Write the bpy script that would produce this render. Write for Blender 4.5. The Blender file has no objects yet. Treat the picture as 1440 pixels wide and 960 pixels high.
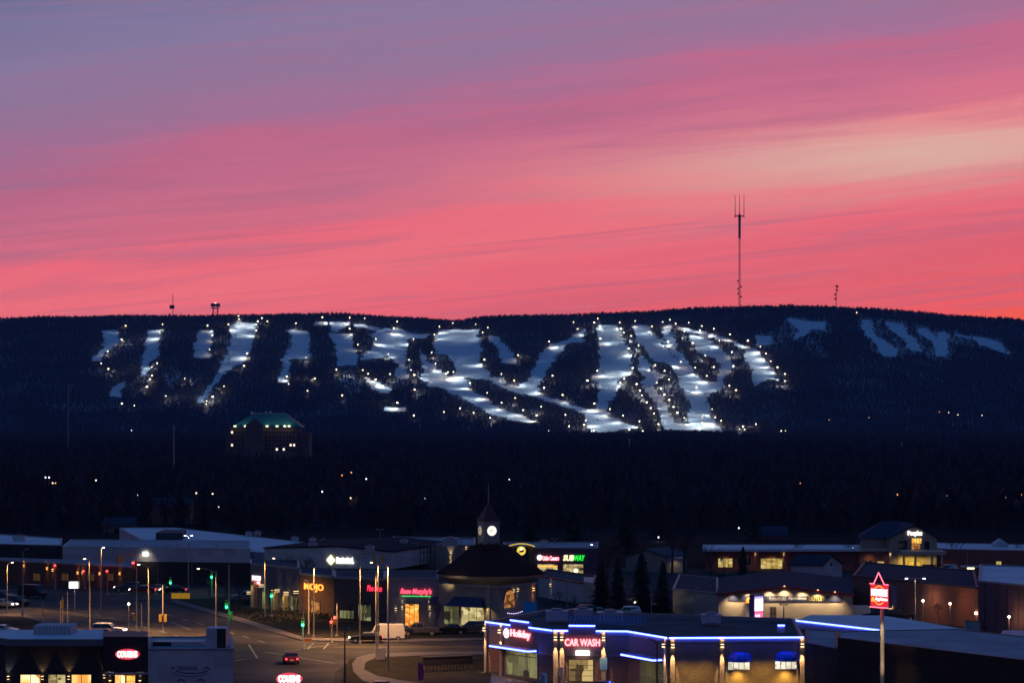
import bpy, bmesh, math, random
import numpy as np
from mathutils import Vector, Matrix
R = math.radians
random.seed(7); rng = np.random.default_rng(7)
scene = bpy.context.scene
HAZE = 0.00005
C = scene.collection

# ---------------------------------------------------------------- camera
FP, PX0, HOR, CZ = 3640.0, 720.0, 590.0, 30.0      # focal length in photo pixels, centre column, eye level row, eye height
cam_d = bpy.data.cameras.new('camera'); cam = bpy.data.objects.new('camera', cam_d); C.objects.link(cam)
cam.location = (0, 0, CZ); cam.rotation_euler = (R(90), 0, 0)
cam_d.lens = 36 * FP / 1440; cam_d.sensor_width = 36; cam_d.shift_y = (HOR - 480) / 1440
cam_d.clip_start = 1; cam_d.clip_end = 40000
scene.camera = cam

# ---------------------------------------------------------------- view
scene.view_settings.view_transform = 'Standard'; scene.view_settings.look = 'None'
scene.view_settings.exposure = 0; scene.view_settings.gamma = 1
scene.cycles.use_light_tree = True
scene.cycles.max_bounces = 4; scene.cycles.diffuse_bounces = 2; scene.cycles.glossy_bounces = 2
scene.cycles.transparent_max_bounces = 8
scene.cycles.volume_bounces = 0
scene.cycles.sample_clamp_indirect = 3
scene.cycles.sample_clamp_direct = 0
scene.cycles.use_denoising = True
scene.cycles.caustics_reflective = False; scene.cycles.caustics_refractive = False

def lin(r, g, b):
    f = lambda c: (c/255/12.92) if c/255 <= .04045 else ((c/255+.055)/1.055)**2.4
    return (f(r), f(g), f(b), 1)

# ---------------------------------------------------------------- dusk sky
world = bpy.data.worlds.new('World'); scene.world = world; world.use_nodes = True
nt = world.node_tree; N = nt.nodes; L = nt.links
N.clear()
def nd(t, **k):
    n = N.new(t)
    for a, v in k.items(): setattr(n, a, v)
    return n
def mth(op, a, b=None, c=None, clamp=False):
    n = nd('ShaderNodeMath', operation=op, use_clamp=clamp)
    for i, v in enumerate((a, b, c)):
        if v is None: continue
        if isinstance(v, (int, float)): n.inputs[i].default_value = v
        else: L.new(v, n.inputs[i])
    return n.outputs[0]
def mixc(fac, a, b, mode='MIX'):
    n = nd('ShaderNodeMix', data_type='RGBA', blend_type=mode)
    for i, v in ((0, fac), (6, a), (7, b)):
        if isinstance(v, (int, float)): n.inputs[i].default_value = v
        elif isinstance(v, tuple): n.inputs[i].default_value = v
        else: L.new(v, n.inputs[i])
    return n.outputs[2]
def mapr(v, a, b, c=0., d=1., kind='SMOOTHSTEP'):
    n = nd('ShaderNodeMapRange', interpolation_type=kind); L.new(v, n.inputs[0])
    for i, q in ((1, a), (2, b), (3, c), (4, d)): n.inputs[i].default_value = q
    return n.outputs[0]
tc = nd('ShaderNodeTexCoord'); sep = nd('ShaderNodeSeparateXYZ'); L.new(tc.outputs['Generated'], sep.inputs[0])
dx, dy, dz = sep.outputs
azi = mth('MULTIPLY', mth('ARCTAN2', dx, dy), 180/math.pi)        # degrees right of the hill
ele = mth('MULTIPLY', mth('ARCSINE', dz), 180/math.pi)            # degrees above the horizon
comb = nd('ShaderNodeCombineXYZ')
L.new(mth('MULTIPLY', azi, .10), comb.inputs[0]); L.new(mth('SUBTRACT', ele, mth('MULTIPLY', azi, .09)), comb.inputs[1])
def noise(scale, detail, rough, vec, sx=1, sy=1, off=0, dist=0.):
    m = nd('ShaderNodeMapping'); m.inputs[3].default_value = (sx, sy, 1); m.inputs[1].default_value = (off, off*.7, off*.3)
    L.new(vec, m.inputs[0])
    n = nd('ShaderNodeTexNoise'); n.inputs['Scale'].default_value = scale; n.inputs['Detail'].default_value = detail
    n.inputs['Roughness'].default_value = rough; n.inputs['Distortion'].default_value = dist; L.new(m.outputs[0], n.inputs[0])
    return n.outputs[0]
n1 = noise(1, 5, .55, comb.outputs[0], 1.3, .9, 3.1, .3)
n2 = noise(1, 6, .6, comb.outputs[0], 1.6, 2.6, 9.7, .5)
n3 = noise(1, 7, .62, comb.outputs[0], 3.0, 7.0, 21., .4)
# banded cloud colours along a tilted elevation
t = mth('SUBTRACT', ele, mth('MULTIPLY', azi, .154))
t = mth('ADD', t, mth('MULTIPLY', mth('SUBTRACT', n1, .5), 1.9))
t = mth('ADD', t, mth('MULTIPLY', mth('SUBTRACT', n2, .5), 1.3))
t = mth('ADD', t, mth('MULTIPLY', mth('SUBTRACT', n3, .5), .9))
ramp = nd('ShaderNodeValToRGB'); L.new(mapr(t, 0, 12, kind='LINEAR'), ramp.inputs[0])
stops = [(.2, (255, 92, 66)), (1.0, (247, 94, 100)), (2.2, (230, 98, 114)), (3.0, (242, 104, 120)), (3.9, (246, 114, 126)),
         (4.7, (244, 106, 124)), (5.2, (222, 108, 132)), (5.9, (205, 108, 138)), (6.7, (192, 102, 136)), (7.4, (164, 110, 148)),
         (8.3, (148, 114, 150)), (9.4, (134, 118, 156)), (11.2, (106, 108, 148))]
el = ramp.color_ramp.elements
while len(el) < len(stops): el.new(.5)
for e, (p, c) in zip(el, stops): e.position = p/12; e.color = lin(*c)
col = ramp.outputs[0]
# mauve cloud streaks
streak = mth('MULTIPLY', mapr(n2, .50, .72), .36)
col = mixc(streak, col, lin(168, 104, 134))
n4 = noise(1, 6, .6, comb.outputs[0], 1.1, 5.5, 40.3, .6)
col = mixc(mth('MULTIPLY', mth('MULTIPLY', mapr(n4, .50, .68), .5), mapr(ele, 4.6, 6.5, 1, .3)), col, lin(190, 100, 128))
glowst = mth('MULTIPLY', mth('MULTIPLY', mapr(n3, .54, .75), .3), mapr(t, 5.5, 8.5, 1, .12))
col = mixc(glowst, col, lin(252, 122, 126))
# pale opening in the clouds to the right
q1 = mth('SUBTRACT', ele, mth('ADD', 5.62, mth('MULTIPLY', mth('SUBTRACT', azi, 6), .07)))
q1 = mth('ADD', q1, mth('MULTIPLY', mth('SUBTRACT', n2, .5), 1.3))
q2 = mth('DIVIDE', mth('SUBTRACT', azi, 9.0), 6.5)
g = mth('ADD', mth('POWER', mth('ABSOLUTE', mth('DIVIDE', q1, .68)), 2), mth('POWER', mth('ABSOLUTE', q2), 2))
pale = mth('MULTIPLY', mth('POWER', 2.718, mth('MULTIPLY', g, -1)), 1.0)
col = mixc(mth('MULTIPLY', pale, .95), col, lin(228, 180, 166))
# the rest of the dome: deep blue overhead, dull violet in the east
back = mixc(mapr(ele, 4, 62), lin(68, 58, 84), lin(8, 78, 138))
west = mth('MULTIPLY', mapr(mth('ABSOLUTE', azi), 22, 60, 1, 0), mapr(ele, 11, 22, 1, 0))
col = mixc(west, back, col)
sky = nd('ShaderNodeTexSky', sky_type='NISHITA'); sky.sun_disc = False
sky.sun_elevation = R(-3); sky.sun_rotation = R(0); sky.altitude = 400
b1 = nd('ShaderNodeBackground'); L.new(col, b1.inputs[0]); b1.inputs[1].default_value = 1.13
b2 = nd('ShaderNodeBackground'); L.new(sky.outputs[0], b2.inputs[0]); b2.inputs[1].default_value = .05
add = nd('ShaderNodeAddShader'); L.new(b1.outputs[0], add.inputs[0]); L.new(b2.outputs[0], add.inputs[1])
wo = nd('ShaderNodeOutputWorld'); L.new(add.outputs[0], wo.inputs[0])
world.cycles.sampling_method = 'MANUAL'; world.cycles.sample_map_resolution = 512

# the afterglow of the set sun, very weak
sd = bpy.data.lights.new('sun', 'SUN'); sd.energy = .015; sd.angle = R(12); sd.color = (1, .45, .4)
so = bpy.data.objects.new('sun', sd); C.objects.link(so); so.rotation_euler = (R(-88), 0, 0)

# ---------------------------------------------------------------- photo geometry helpers
def P(px, py, Y): return ((px-PX0)/FP*Y, Y, CZ+(HOR-py)/FP*Y)
def G(px, py, z=0.0):
    Y = (CZ-z)*FP/(py-HOR); return ((px-PX0)/FP*Y, Y)

# ---------------------------------------------------------------- materials
MATS = {}
def mat(name, color, rough=.7, var=.25, scale=1.5, bump=0., metal=0., emit=None, es=0., brick=None, wave=None, coord='UV', spec=None):
    if name in MATS: return MATS[name]
    m = bpy.data.materials.new(name); m.use_nodes = True; MATS[name] = m
    t = m.node_tree; n = t.nodes; l = t.links; b = n['Principled BSDF']
    if len(color) == 3: color = (*color, 1)
    b.inputs['Roughness'].default_value = rough; b.inputs['Metallic'].default_value = metal
    if spec is not None: b.inputs['Specular IOR Level'].default_value = spec
    tc = n.new('ShaderNodeTexCoord'); co = tc.outputs[coord]
    nz = n.new('ShaderNodeTexNoise'); nz.inputs['Scale'].default_value = scale; nz.inputs['Detail'].default_value = 6; l.new(co, nz.inputs[0])
    rp = n.new('ShaderNodeValToRGB'); l.new(nz.outputs[0], rp.inputs[0])
    rp.color_ramp.elements[0].position = .3; rp.color_ramp.elements[1].position = .7
    rp.color_ramp.elements[0].color = tuple(c*(1-var) for c in color[:3])+(1,)
    rp.color_ramp.elements[1].color = tuple(min(1, c*(1+var)) for c in color[:3])+(1,)
    out = rp.outputs[0]; hgt = nz.outputs[0]
    if brick:
        bk = n.new('ShaderNodeTexBrick'); l.new(co, bk.inputs[0]); bk.inputs['Scale'].default_value = 1
        bk.inputs['Brick Width'].default_value = brick[0]; bk.inputs['Row Height'].default_value = brick[1]
        bk.inputs['Mortar Size'].default_value = min(brick[1]*.1, .03); bk.inputs['Bias'].default_value = -.2
        l.new(out, bk.inputs['Color1'])
        bk.inputs['Color2'].default_value = tuple(c*.72 for c in color[:3])+(1,); bk.inputs['Mortar'].default_value = tuple(c*brick[2] for c in color[:3])+(1,)
        out = bk.outputs[0]; hgt = bk.outputs[1]
    if wave:
        wv = n.new('ShaderNodeTexWave'); wv.inputs['Scale'].default_value = wave; wv.bands_direction = 'X'; l.new(co, wv.inputs[0])
        mx = n.new('ShaderNodeMix'); mx.data_type = 'RGBA'; mx.blend_type = 'MULTIPLY'; mx.inputs[0].default_value = .35
        l.new(out, mx.inputs[6]); l.new(wv.outputs[0], mx.inputs[7]); out = mx.outputs[2]; hgt = wv.outputs[1]
    l.new(out, b.inputs['Base Color'])
    if bump:
        bp = n.new('ShaderNodeBump'); bp.inputs['Strength'].default_value = bump; bp.inputs['Distance'].default_value = .05
        l.new(hgt, bp.inputs['Height']); l.new(bp.outputs[0], b.inputs['Normal'])
    if emit is not None:
        b.inputs['Emission Color'].default_value = (*emit[:3], 1); b.inputs['Emission Strength'].default_value = es
    return m
def lit(name, color, s):        # something that gives off light
    return mat(name, (.3, .3, .3), .5, .05, emit=color, es=s)
def interior(name, c1, c2, s, sx=.7, sy=1.1):
    """a lit room seen through glass: uneven warm light, shelves and people as darker shapes"""
    if name in MATS: return MATS[name]
    m = mat(name, (.05, .05, .05), .15, .1)
    t = m.node_tree; n = t.nodes; l = t.links; b = n['Principled BSDF']
    tc = n.new('ShaderNodeTexCoord'); mp = n.new('ShaderNodeMapping'); mp.inputs[3].default_value = (sx, sy, 1); l.new(tc.outputs['UV'], mp.inputs[0])
    v = n.new('ShaderNodeTexVoronoi'); v.distance = 'CHEBYCHEV'; v.inputs['Scale'].default_value = 1.6; l.new(mp.outputs[0], v.inputs[0])
    rp = n.new('ShaderNodeValToRGB'); l.new(v.outputs['Color'], rp.inputs[0])
    e = rp.color_ramp.elements; e[0].position = .1; e[0].color = (c1[0]*.12, c1[1]*.1, c1[2]*.1, 1); e[1].position = .85; e[1].color = (*c2, 1)
    k = rp.color_ramp.elements.new(.4); k.color = (*c1, 1)
    l.new(rp.outputs[0], b.inputs['Emission Color']); b.inputs['Emission Strength'].default_value = s
    return m

M = dict(
 asphalt = mat('asphalt', (.045, .045, .047), .95, .35, .35, .2, spec=.1),
 road = mat('road_asphalt', (.058, .054, .050), .85, .5, .16, .15, spec=.2),
 concrete = mat('concrete', (.11, .10, .095), .85, .2, .6, .1),
 paint = mat('road_paint', (.34, .33, .31), .8, .5, 2.),
 ypaint = mat('yellow_paint', (.6, .42, .05), .7, .25, 2.),
 grass = mat('winter_grass', (.03, .027, .015), .97, .45, .6, .3, spec=.1),
 brick = mat('red_brown_brick', (.22, .12, .095), .85, .2, 3, .3, brick=(.45, .16, 1.5)),
 brick2 = mat('dull_red_brick', (.28, .11, .075), .9, .2, 3, .3, brick=(.6, .25, 1.3)),
 block = mat('tan_block', (.36, .27, .18), .85, .15, 2, .1, brick=(.4, .2, 1.06)),
 upper = mat('upper_band_brick', (.27, .20, .19), .85, .15, 2, .2, brick=(.45, .16, 1.3)),
 stone = mat('pilaster_stone', (.46, .36, .28), .85, .2, 2.5, .3, brick=(.4, .25, .8)),
 mauve = mat('plum_block', (.14, .085, .11), .9, .15, 1.5, .2, brick=(.8, .4, 1.2)),
 white = mat('white_panel', (.62, .6, .6), .6, .1, .5, brick=(2.4, 1.3, .85)),
 whitew = mat('white_ribbed_wall', (.62, .58, .58), .55, .08, .5, .2, wave=2.4),
 tan = mat('tan_stucco', (.36, .31, .25), .9, .12, .8),
 cream = mat('cream_ribbed_metal', (.62, .52, .40), .5, .06, .5, .3, wave=3.2),
 stucco = mat('grey_stucco', (.30, .28, .29), .9, .2, .8, brick=(3, 1.2, .75)),
 dark = mat('dark_cladding', (.035, .032, .03), .7, .3, 1., .2, brick=(3, .2, 1.6)),
 black = mat('black_paint', (.015, .015, .016), .5, .2, 2),
 shingle = mat('dark_red_shingle', (.075, .034, .028), .97, .3, 3, .3, brick=(.5, .25, .6), spec=.05),
 blueroof = mat('pale_membrane_roof', (.66, .70, .72), .7, .12, .12),
 greyroof = mat('grey_membrane_roof', (.38, .36, .38), .9, .25, .15, spec=.15),
 gravel = mat('gravel_roof', (.10, .10, .11), .97, .3, .3, .2, spec=.05),
 brownclad = mat('brown_cladding', (.06, .045, .035), .9, .3, .5, .2, brick=(4, .3, 1.3), spec=.1),
 metal = mat('galvanised_steel', (.42, .42, .42), .45, .1, 2, metal=.6),
 polem = mat('painted_pole', (.34, .31, .26), .6, .1, 2),
 trim = mat('metal_trim', (.25, .25, .27), .5, .1, 2),
 redtrim = mat('red_trim', (.35, .03, .03), .5, .1, 2),
 hvac = mat('hvac_metal', (.50, .52, .54), .5, .1, 1.2, metal=.3),
 glass = mat('dark_glass', (.02, .025, .03), .08, .2, 1),
 awning = mat('navy_awning', (.02, .04, .10), .7, .15, 2),
 bawn = mat('led_lit_blue_awning', (.03, .13, .85), .5, .1, 2),  # blue raised so the LED light sits in the awning colour
 snow = mat('snow', (.8, .8, .8), .8, .05, .1),
 bark = mat('bark', (.055, .045, .04), .95, .3, 2, coord='Object'),
 twig = mat('twigs', (.05, .038, .034), .95, .3, 1, coord='Object'),
 farwood = mat('far_bare_wood', (.045, .034, .036), .95, .35, .05, coord='Object'),
 needle = mat('conifer_needles', (.028, .045, .022), .9, .4, 1.5, coord='Object'),
 hedge = mat('hedge_leaves', (.03, .045, .02), .9, .4, 1.5, coord='Object'),
 tyre = mat('tyre_rubber', (.02, .02, .02), .9, .1, 3),
 rim = mat('wheel_rim', (.45, .45, .46), .35, .1, 3, metal=.7),
 signal = mat('signal_yellow', (.42, .27, .04), .5, .1, 3),
 green_roof = mat('teal_metal_roof', (.03, .15, .16), .5, .12, .4, wave=1.2),
 pink = mat('banner_pink', (.6, .05, .2), .7, .1, 2),
 blue_unit = mat('blue_painted_metal', (.12, .30, .50), .55, .1, 1),
 orange = mat('orange_sign', (.7, .22, .02), .6, .1, 2),
)
WARM = (1, .62, .28); SOD = (1, .45, .12); COOL = (.8, .9, 1)
E = dict(
 led = lit('blue_led_tube', (.055, .085, 1), 16),
 red = lit('red_letter_glow', (1, .19, .21), 5),
 redd = lit('dim_red_neon', (1, .02, .06), 1.6),
 rose = lit('rose_neon', (1, .05, .10), 3.),
 greenn = lit('green_neon', (.03, 1, .2), 1.),
 white = lit('white_sign_glow', (1, .97, .9), 2.6),
 pinkw = lit('pinkish_white_glow', (1, .75, .8), 2.2),
 yellow = lit('yellow_sign_glow', (1, .72, .08), 1.),
 yarch = lit('yellow_tube_glow', (1, .68, .06), .75),
 lime = lit('lime_white_glow', (1, .95, .5), 2.4),
 sub = lit('green_letter_glow', (.02, 1, .05), 1.3),
 suby = lit('pale_yellow_letter_glow', (1, .95, .45), 2.),
 orange = lit('orange_letter_glow', (1, .32, .02), 2.2),
 ovalred = lit('red_oval_glow', (1, .02, .07), .75),
 signred = lit('red_panel_glow', (1, .006, .02), .8),
 neonpk = lit('pink_neon_tube', (1, .12, .18), 3.),
 warm = lit('warm_lamp_lens', (1, .72, .42), 14),
 warmlow = lit('warm_fitting_lens', (1, .68, .34), 2.6),
 sod = lit('amber_lamp_lens', (1, .42, .10), 6),
 cool = lit('cool_lamp_lens', (.85, .93, 1), 12),
 flood = lit('floodlight_lens', (1, .80, .48), 14),
 tgreen = lit('green_signal_lens', (.02, 1, .42), 7),
 tred = lit('red_signal_lens', (1, .05, .08), 6),
 head = lit('headlight_lens', (1, .9, .72), 9),
 tail = lit('tail_lamp_lens', (1, .03, .06), 5),
 clock = lit('clock_dial_glow', (1, .93, .78), 1.25),
 clockd = lit('dim_clock_dial_glow', (1, .8, .5), .35),
 screenw = lit('white_screen_glow', (.95, .85, 1), 1.6),
 screenp = lit('pink_screen_glow', (1, .12, .3), 1.1),
 screeng = lit('green_screen_glow', (.05, .8, .15), .6),
 doorlight = interior('garage_door_glow', (.55, .38, .12), (.75, .55, .22), .9, .5, .2),
)
I = dict(
 shop = interior('shop_interior', (.55, .42, .16), (1, .85, .4), .75),
 dim = interior('dim_green_interior', (.20, .20, .08), (.55, .52, .22), .6, .5, .4),
 diner = interior('diner_interior', (1, .42, .08), (1, .85, .5), 1.5, .5, .5),
 orange = interior('amber_interior', (1, .28, .03), (1, .75, .15), 1.1),
 bank = interior('bank_interior', (.75, .48, .10), (1, .8, .3), .7),
 arch = interior('arch_interior', (.5, .16, .03), (1, .45, .12), .55),
 box = interior('drive_window_interior', (.8, .7, .5), (1, .95, .8), 1.1),
)
# ---------------------------------------------------------------- mesh builder
OFF = {}     # world offset of every parent
class MB:
    def __init__(s): s.v = []; s.f = []
    def add(s, vs, fs):
        k = len(s.v); s.v += [tuple(p) for p in vs]; s.f += [tuple(i+k for i in f) for f in fs]; return s
    def box(s, x0, x1, y0, y1, z0, z1):
        return s.add([(x0,y0,z0),(x1,y0,z0),(x1,y1,z0),(x0,y1,z0),(x0,y0,z1),(x1,y0,z1),(x1,y1,z1),(x0,y1,z1)],
                     [(3,2,1,0),(4,5,6,7),(0,1,5,4),(1,2,6,5),(2,3,7,6),(3,0,4,7)])
    def prism(s, poly, z0, z1, top=True, z1f=None):
        a = sum(poly[i][0]*poly[(i+1)%len(poly)][1]-poly[(i+1)%len(poly)][0]*poly[i][1] for i in range(len(poly)))
        if a < 0: poly = poly[::-1]
        n = len(poly)
        vs = [(p[0], p[1], z0) for p in poly]+[(p[0], p[1], z1) for p in poly]
        fs = [tuple(range(n-1, -1, -1))]+([tuple(range(n, 2*n))] if top else [])+[(i, (i+1)%n, n+(i+1)%n, n+i) for i in range(n)]
        return s.add(vs, fs)
    def cyl(s, p0, p1, r0, r1=None, n=8, cap=True):
        r1 = r0 if r1 is None else r1
        p0 = Vector(p0); p1 = Vector(p1); d = (p1-p0).normalized()
        a = d.orthogonal().normalized(); b = d.cross(a)
        vs = [p0+(a*math.cos(2*math.pi*i/n)+b*math.sin(2*math.pi*i/n))*r0 for i in range(n)]+[p1+(a*math.cos(2*math.pi*i/n)+b*math.sin(2*math.pi*i/n))*r1 for i in range(n)]
        fs = [(i, (i+1)%n, n+(i+1)%n, n+i) for i in range(n)]
        if cap: fs += [tuple(range(n-1, -1, -1)), tuple(range(n, 2*n))]
        return s.add(vs, fs)
    def lathe(s, prof, c=(0, 0, 0), n=16, a0=0.):
        vs = []; fs = []
        for (r, z) in prof:
            for i in range(n): vs.append((c[0]+r*math.cos(a0+2*math.pi*i/n), c[1]+r*math.sin(a0+2*math.pi*i/n), c[2]+z))
        for j in range(len(prof)-1):
            for i in range(n): fs.append((j*n+i, j*n+(i+1)%n, (j+1)*n+(i+1)%n, (j+1)*n+i))
        fs += [tuple(range(n-1, -1, -1)), tuple(range((len(prof)-1)*n, len(prof)*n))]
        return s.add(vs, fs)
    def build(s, name, m, parent=None, smooth=False, uv=True):
        o0 = OFF.get(parent.name, (0, 0, 0)) if parent else (0, 0, 0)
        me = bpy.data.meshes.new(name)
        me.from_pydata([(a-o0[0], b-o0[1], c-o0[2]) for a, b, c in s.v], [], s.f)
        if uv and s.f:
            ul = me.uv_layers.new(name='UVMap'); vv = s.v; k = 0; data = np.empty(len(me.loops)*2)
            for p in me.polygons:
                nx, ny, nz = p.normal
                if abs(nz) < .7:
                    h = math.hypot(nx, ny) or 1; tx, ty = -ny/h, nx/h
                for li in p.loop_indices:
                    q = vv[me.loops[li].vertex_index]
                    if abs(nz) >= .7: data[2*li] = q[0]; data[2*li+1] = q[1]
                    else: data[2*li] = q[0]*tx+q[1]*ty; data[2*li+1] = q[2]
            ul.data.foreach_set('uv', data)
        me.materials.append(m)
        if smooth:
            for p in me.polygons: p.use_smooth = True
        me.update()
        o = bpy.data.objects.new(name, me); C.objects.link(o)
        if parent: o.parent = parent
        OFF[o.name] = o0
        return o
def tag(o, label=None, cat=None, group=None, kind=None):
    if label: o['label'] = label
    if cat: o['category'] = cat
    if group: o['group'] = group
    if kind: o['kind'] = kind
    return o
def thing(name, label, cat, loc=(0, 0, 0), group=None):
    o = bpy.data.objects.new(name, None); C.objects.link(o); o.location = loc; o.empty_display_size = .5
    OFF[o.name] = tuple(loc)
    return tag(o, label, cat, group)
def struct(name, mb, m): return tag(mb.build(name, m), kind='structure')
def copy_tree(o, parent=None):
    c = o.copy(); C.objects.link(c)
    if parent: c.parent = parent
    for ch in o.children: copy_tree(ch, c)
    return c
def place(o, loc, rz=0, label=None, group=None, sc=1.):
    o.location = loc; o.rotation_euler = (0, 0, rz); o.scale = (sc, sc, sc)
    if label: o['label'] = label
    if group: o['group'] = group
    return o
def light(kind, loc, energy, color, parent=None, radius=.15, aim=None, cone=60, blend=.6, name='lamp_light', scale_off=True):
    d = bpy.data.lights.new(name, kind); d.energy = energy; d.color = color
    if kind == 'AREA': d.size = radius
    else: d.shadow_soft_size = radius
    if kind == 'SPOT': d.spot_size = R(cone); d.spot_blend = blend
    o = bpy.data.objects.new(name, d); C.objects.link(o)
    off = OFF.get(parent.name, (0, 0, 0)) if parent else (0, 0, 0)
    o.location = (loc[0]-off[0], loc[1]-off[1], loc[2]-off[2])
    if aim is not None:
        o.rotation_euler = (Vector(aim)-Vector(loc)).to_track_quat('-Z', 'Y').to_euler()
    if parent: o.parent = parent
    return o
# ---------------------------------------------------------------- facades
class Fac:
    """a vertical plane from A to B (left to right seen from the front), coordinates s (along), z (up), n (out)"""
    def __init__(s, A, B):
        s.A = A; s.B = B; s.L = math.hypot(B[0]-A[0], B[1]-A[1]); s.d = ((B[0]-A[0])/s.L, (B[1]-A[1])/s.L); s.n = (s.d[1], -s.d[0])
    def s_(s, px):
        r = (px-PX0)/FP; return (r*s.A[1]-s.A[0])/(s.d[0]-r*s.d[1])
    def z_(s, px, py):
        q = s.s_(px); return CZ+(HOR-py)/FP*(s.A[1]+q*s.d[1])
    def w(s, a, z, n=0.): return (s.A[0]+a*s.d[0]+n*s.n[0], s.A[1]+a*s.d[1]+n*s.n[1], z)
    def box(s, mb, a0, a1, z0, z1, n0, n1):
        vs = [s.w(a, z, n) for z in (z0, z1) for a, n in ((a0, n1), (a1, n1), (a1, n0), (a0, n0))]
        return mb.add(vs, [(3,2,1,0),(4,5,6,7),(0,1,5,4),(1,2,6,5),(2,3,7,6),(3,0,4,7)])
    def rect(s, px0, py0, px1, py1):
        pm = (px0+px1)/2
        return s.s_(px0), s.s_(px1), s.z_(pm, py1), s.z_(pm, py0)
def window(F, r, parent, im, nv=1, nh=0, frame=None, name='window', fw=.08):
    a0, a1, z0, z1 = r
    mb = MB(); t = fw
    F.box(mb, a0-t, a0, z0-t, z1+t, -.1, .07); F.box(mb, a1, a1+t, z0-t, z1+t, -.1, .07)
    F.box(mb, a0, a1, z0-t, z0, -.1, .07); F.box(mb, a0, a1, z1, z1+t, -.1, .07)
    for i in range(1, nv+1):
        x = a0+(a1-a0)*i/(nv+1); F.box(mb, x-.03, x+.03, z0, z1, -.08, .055)
    for i in range(1, nh+1):
        z = z0+(z1-z0)*i/(nh+1); F.box(mb, a0, a1, z-.025, z+.025, -.075, .05)
    o = mb.build(name, frame or M['black'], parent)
    F.box(MB(), 0, 0, 0, 0, 0, 0)
    g = MB(); F.box(g, a0+.002, a1-.002, z0+.002, z1-.002, -.06, .03); g.build('pane', im, o)
    return o
def text(F, r, s, m, parent, name='sign_lettering', shear=0., bold=.0, n=.1, ext=.05):
    cu = bpy.data.curves.new('t', 'FONT'); cu.body = s; cu.extrude = ext; cu.shear = shear; cu.offset = bold; cu.size = 1; cu.resolution_u = 3
    to = bpy.data.objects.new('t', cu); C.objects.link(to)
    me = bpy.data.meshes.new_from_object(to.evaluated_get(bpy.context.evaluated_depsgraph_get()))
    bpy.data.objects.remove(to); bpy.data.curves.remove(cu)
    xs = [v.co.x for v in me.vertices]; ys = [v.co.y for v in me.vertices]
    x0, x1, y0, y1 = min(xs), max(xs), min(ys), max(ys)
    a0, a1, z0, z1 = r
    off = OFF.get(parent.name, (0, 0, 0)) if parent else (0, 0, 0)
    for v in me.vertices:
        a = a0+(v.co.x-x0)/(x1-x0)*(a1-a0); z = z0+(v.co.y-y0)/(y1-y0)*(z1-z0)
        w = F.w(a, z, n+v.co.z); v.co = (w[0]-off[0], w[1]-off[1], w[2]-off[2])
    me.materials.clear(); me.materials.append(m); me.name = name
    o = bpy.data.objects.new(name, me); C.objects.link(o)
    if parent: o.parent = parent
    OFF[o.name] = off
    return o
def disc(mb, F, a, z, r, n0, n1, k=20, sy=1.):
    vs = [F.w(a+r*math.cos(2*math.pi*i/k), z+r*sy*math.sin(2*math.pi*i/k), n0) for i in range(k)]+[F.w(a+r*math.cos(2*math.pi*i/k), z+r*sy*math.sin(2*math.pi*i/k), n1) for i in range(k)]
    mb.add(vs, [tuple(range(k-1, -1, -1)), tuple(range(k, 2*k))]+[(i, (i+1)%k, k+(i+1)%k, k+i) for i in range(k)])
    return mb

# ================================================================ ground, hill, snow runs
S0 = 20000
gmb = MB(); gmb.add([(-S0, -500, 0), (S0, -500, 0), (S0, S0, 0), (-S0, S0, 0)], [(0, 1, 2, 3)])
earth = mat('dark_winter_ground', (.018, .017, .014), .98, .4, .02, .1, spec=.03)
struct('ground', gmb, earth)

sky_px = [-900, -300, 0, 150, 240, 330, 480, 560, 650, 720, 850, 920, 1000, 1100, 1180, 1240, 1320, 1440, 1700, 2300]
sky_py = [470, 446, 443, 440, 439, 438, 437, 442, 445, 439, 436, 433, 428, 426, 428, 430, 436, 446, 470, 540]
YB, YR = 3950.0, 5000.0
def vnoise(x, y, f, seed):
    r = np.random.default_rng(seed); g = r.random((128, 128))
    u = x*f; v = y*f; i = np.floor(u).astype(int); j = np.floor(v).astype(int); a = u-i; b = v-j
    a = a*a*(3-2*a); b = b*b*(3-2*b); q = lambda m, n: g[m % 128, n % 128]
    return (q(i, j)*(1-a)+q(i+1, j)*a)*(1-b)+(q(i, j+1)*(1-a)+q(i+1, j+1)*a)*b-.5
def hill(x, y):
    x = np.asarray(x, float); y = np.asarray(y, float)
    py = np.interp(720+x/YR*FP, sky_px, sky_py)+8
    zr = CZ+(HOR-py)/FP*YR
    t = np.clip((y-YB)/(YR-YB), 0, 1); st = t*t*(3-2*t)
    z = 1.5+(zr-1.5)*(.6*t+.4*st)
    z = np.where(y > YR, zr-(y-YR)*.06, z)
    w = np.clip((y-YB)/150, 0, 1)*np.clip((YR+30-y)/150, 0, 1)
    z = z+w*(vnoise(x, y, 1/90, 1)*9+vnoise(x, y, 1/35, 2)*3)
    z = np.where(y < YB, 1.5-(YB-y)*.04, z)
    return z
def hit(px, py, lift=0.):
    """where the line of sight through a photo point meets the slope"""
    Y = np.arange(3955, 5020, 1.0); X = (px-PX0)/FP*Y; zr = CZ+(HOR-py)/FP*Y
    h = hill(X, Y)+lift; k = np.argmax(h >= zr)
    if not (h >= zr).any(): k = len(Y)-1
    return X[k], Y[k], h[k]-lift
def cp(pts, x0, y0, s): return [(x0+a/s, y0+b/s) for a, b in pts]
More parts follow.
